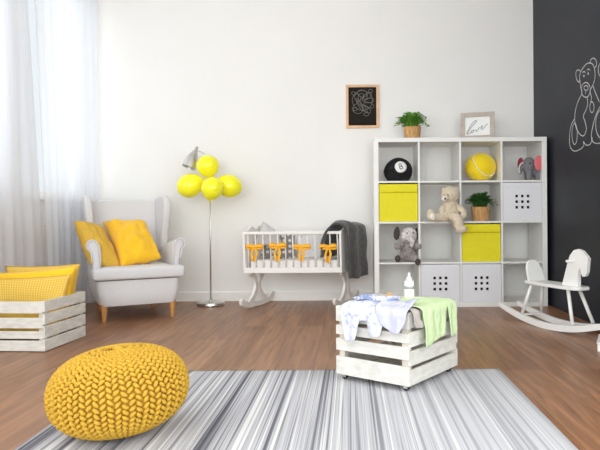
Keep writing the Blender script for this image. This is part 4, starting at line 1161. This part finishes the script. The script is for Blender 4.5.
# head : profile in (forward f, z)
hp = [(.075, .30), (.10, .37), (.125, .44), (.15, .50), (.185, .535), (.225, .545), (.262, .535), (.298, .505), (.314, .486), (.306, .476), (.302, .40), (.288, .375), (.264, .370), (.248, .392), (.240, .425), (.226, .40), (.220, .35), (.226, .30)]
b = MB(); b.prism([(-f, z_) for f, z_ in hp], 'x', -.011, .011)
bmesh.ops.triangulate(b.bm, faces=[f for f in b.bm.faces if len(f.verts) > 4])
b.done('head', M['white'], RH)
b = MB(); b.tube([(-.07, -.185, .465), (.07, -.185, .465)], .009, 12); b.done('handle', M['white'], RH, True)
for sx in (-1, 1):
    for sy, y_top in ((1, .19), (-1, -.17)):
        b = MB(); b.tube([(sx * .045, y_top, .285), (sx * .084, sy * .252, .066)], [.0125, .0115], 12); b.done('leg', M['white'], RH, True)
    b = MB(); prof = []
    n = 26; up_, lo_ = [], []
    for k in range(n + 1):
        f = -.515 + 1.03 * k / n; zc = .0 + .085 * (abs(f) / .515) ** 2.0 
        lo_.append((f, zc)); up_.append((f, zc + .042 - .012 * (abs(f) / .515) ** 4))
    poly = lo_ + up_[::-1]
    b.ring_loft([[(sx * .084 + w_, a_, z_) for a_, z_ in poly] for w_ in (-.011, .011)])
    bmesh.ops.triangulate(b.bm, faces=[f for f in b.bm.faces if len(f.verts) > 4])
    b.done('rocker', M['white'], RH)
for yy in (.25, -.25):
    b = MB(); b.box(-.073, .073, yy - .012, yy + .012, .052, .064, bev=.002); b.done('crossbar', M['white'], RH)

# white box just entering at the right edge
wb = px(597.4, 352.5, 3.35)
b = MB(); t = tag(thing('toy_box', 'x', 'box', (0, 0, 0)), 'corner of a low white wooden box at the right edge, nearer than the rocking horse', 'box')
t.location = (wb.x, 3.35, 0); t.rotation_euler = (0, 0, math.radians(-25)); t.scale = (1, 1, .7)
b.box(0, .26, 0, .012, .0, .060, bev=.002); b.box(0, .012, .012, .25, .0, .060, bev=.002); b.box(0, .26, .25, .262, .0, .060, bev=.002); b.box(.248, .26, .012, .25, .0, .060, bev=.002); b.box(.012, .248, .012, .25, .001, .010)
b.done('body', M['white'], t)
b = MB(); b.box(-.004, .264, -.004, .266, .061, .071, bev=.002); b.done('lid', M['white'], t)

# ------------------------------------------------------------------ light
w = bpy.data.worlds.new('sky'); SC.world = w; w.use_nodes = True
bg = w.node_tree.nodes['Background']; bg.inputs[0].default_value = (.93, .96, 1, 1); bg.inputs[1].default_value = 1.0
def area(name, loc, rot, sx, sy, rad, col):
    l = bpy.data.lights.new(name, 'AREA'); l.shape = 'RECTANGLE'; l.size = sx; l.size_y = sy; l.energy = rad * PI * sx * sy; l.color = col
    o = bpy.data.objects.new(name, l); COL.objects.link(o); o.location = loc; o.rotation_euler = rot
    return o
zc, hz = (WB[0] + WB[1]) / 2, WB[1] - WB[0]
for i, ((y0, y1), rad) in enumerate(zip(WINS, (1.9, 1.1))):
    area('daylight_window', (LWX - .14, (y0 + y1) / 2, zc), (PI / 2, 0, -PI / 2), y1 - y0, hz, rad, (.95, .97, 1))
area('daylight_right_window', (RWX + .14, (RWIN[0] + RWIN[1]) / 2, (RWIN[2] + RWIN[3]) / 2), (PI / 2, 0, PI / 2), RWIN[1] - RWIN[0], RWIN[3] - RWIN[2], 3.2, (1, .985, .95))
area('fill_rear_window', ((FO[0] + FO[1]) / 2, Y0 - .26, (FO[2] + FO[3]) / 2), (PI / 2, 0, 0), FO[1] - FO[0], FO[3] - FO[2], 6.0, (.97, .98, 1))  # frontal fill light, set behind the unseen rear opening

# ------------------------------------------------------------------ camera
cam = bpy.data.cameras.new('camera'); co = bpy.data.objects.new('camera', cam); COL.objects.link(co)
cam.sensor_width = 36; cam.sensor_fit = 'HORIZONTAL'; cam.lens = 36 * FPX / 600
cam.shift_x = -(VX - 300) / 600; cam.shift_y = (VY - 225) / 600
cam.clip_start = .05
co.location = (0, 0, CAMH)
co.rotation_mode = 'QUATERNION'
co.rotation_quaternion = (Euler((PI / 2, 0, 0)).to_matrix() @ Matrix.Rotation(-ROLL, 3, 'Z')).to_quaternion()
SC.camera = co
SC.view_settings.view_transform = 'Standard'; SC.view_settings.look = 'None'; SC.view_settings.gamma = 1; SC.view_settings.exposure = 0.0
SC.view_settings.use_curve_mapping = False
SC.cycles.max_bounces = 10; SC.cycles.diffuse_bounces = 6; SC.cycles.transparent_max_bounces = 16
SC.cycles.use_denoising = True
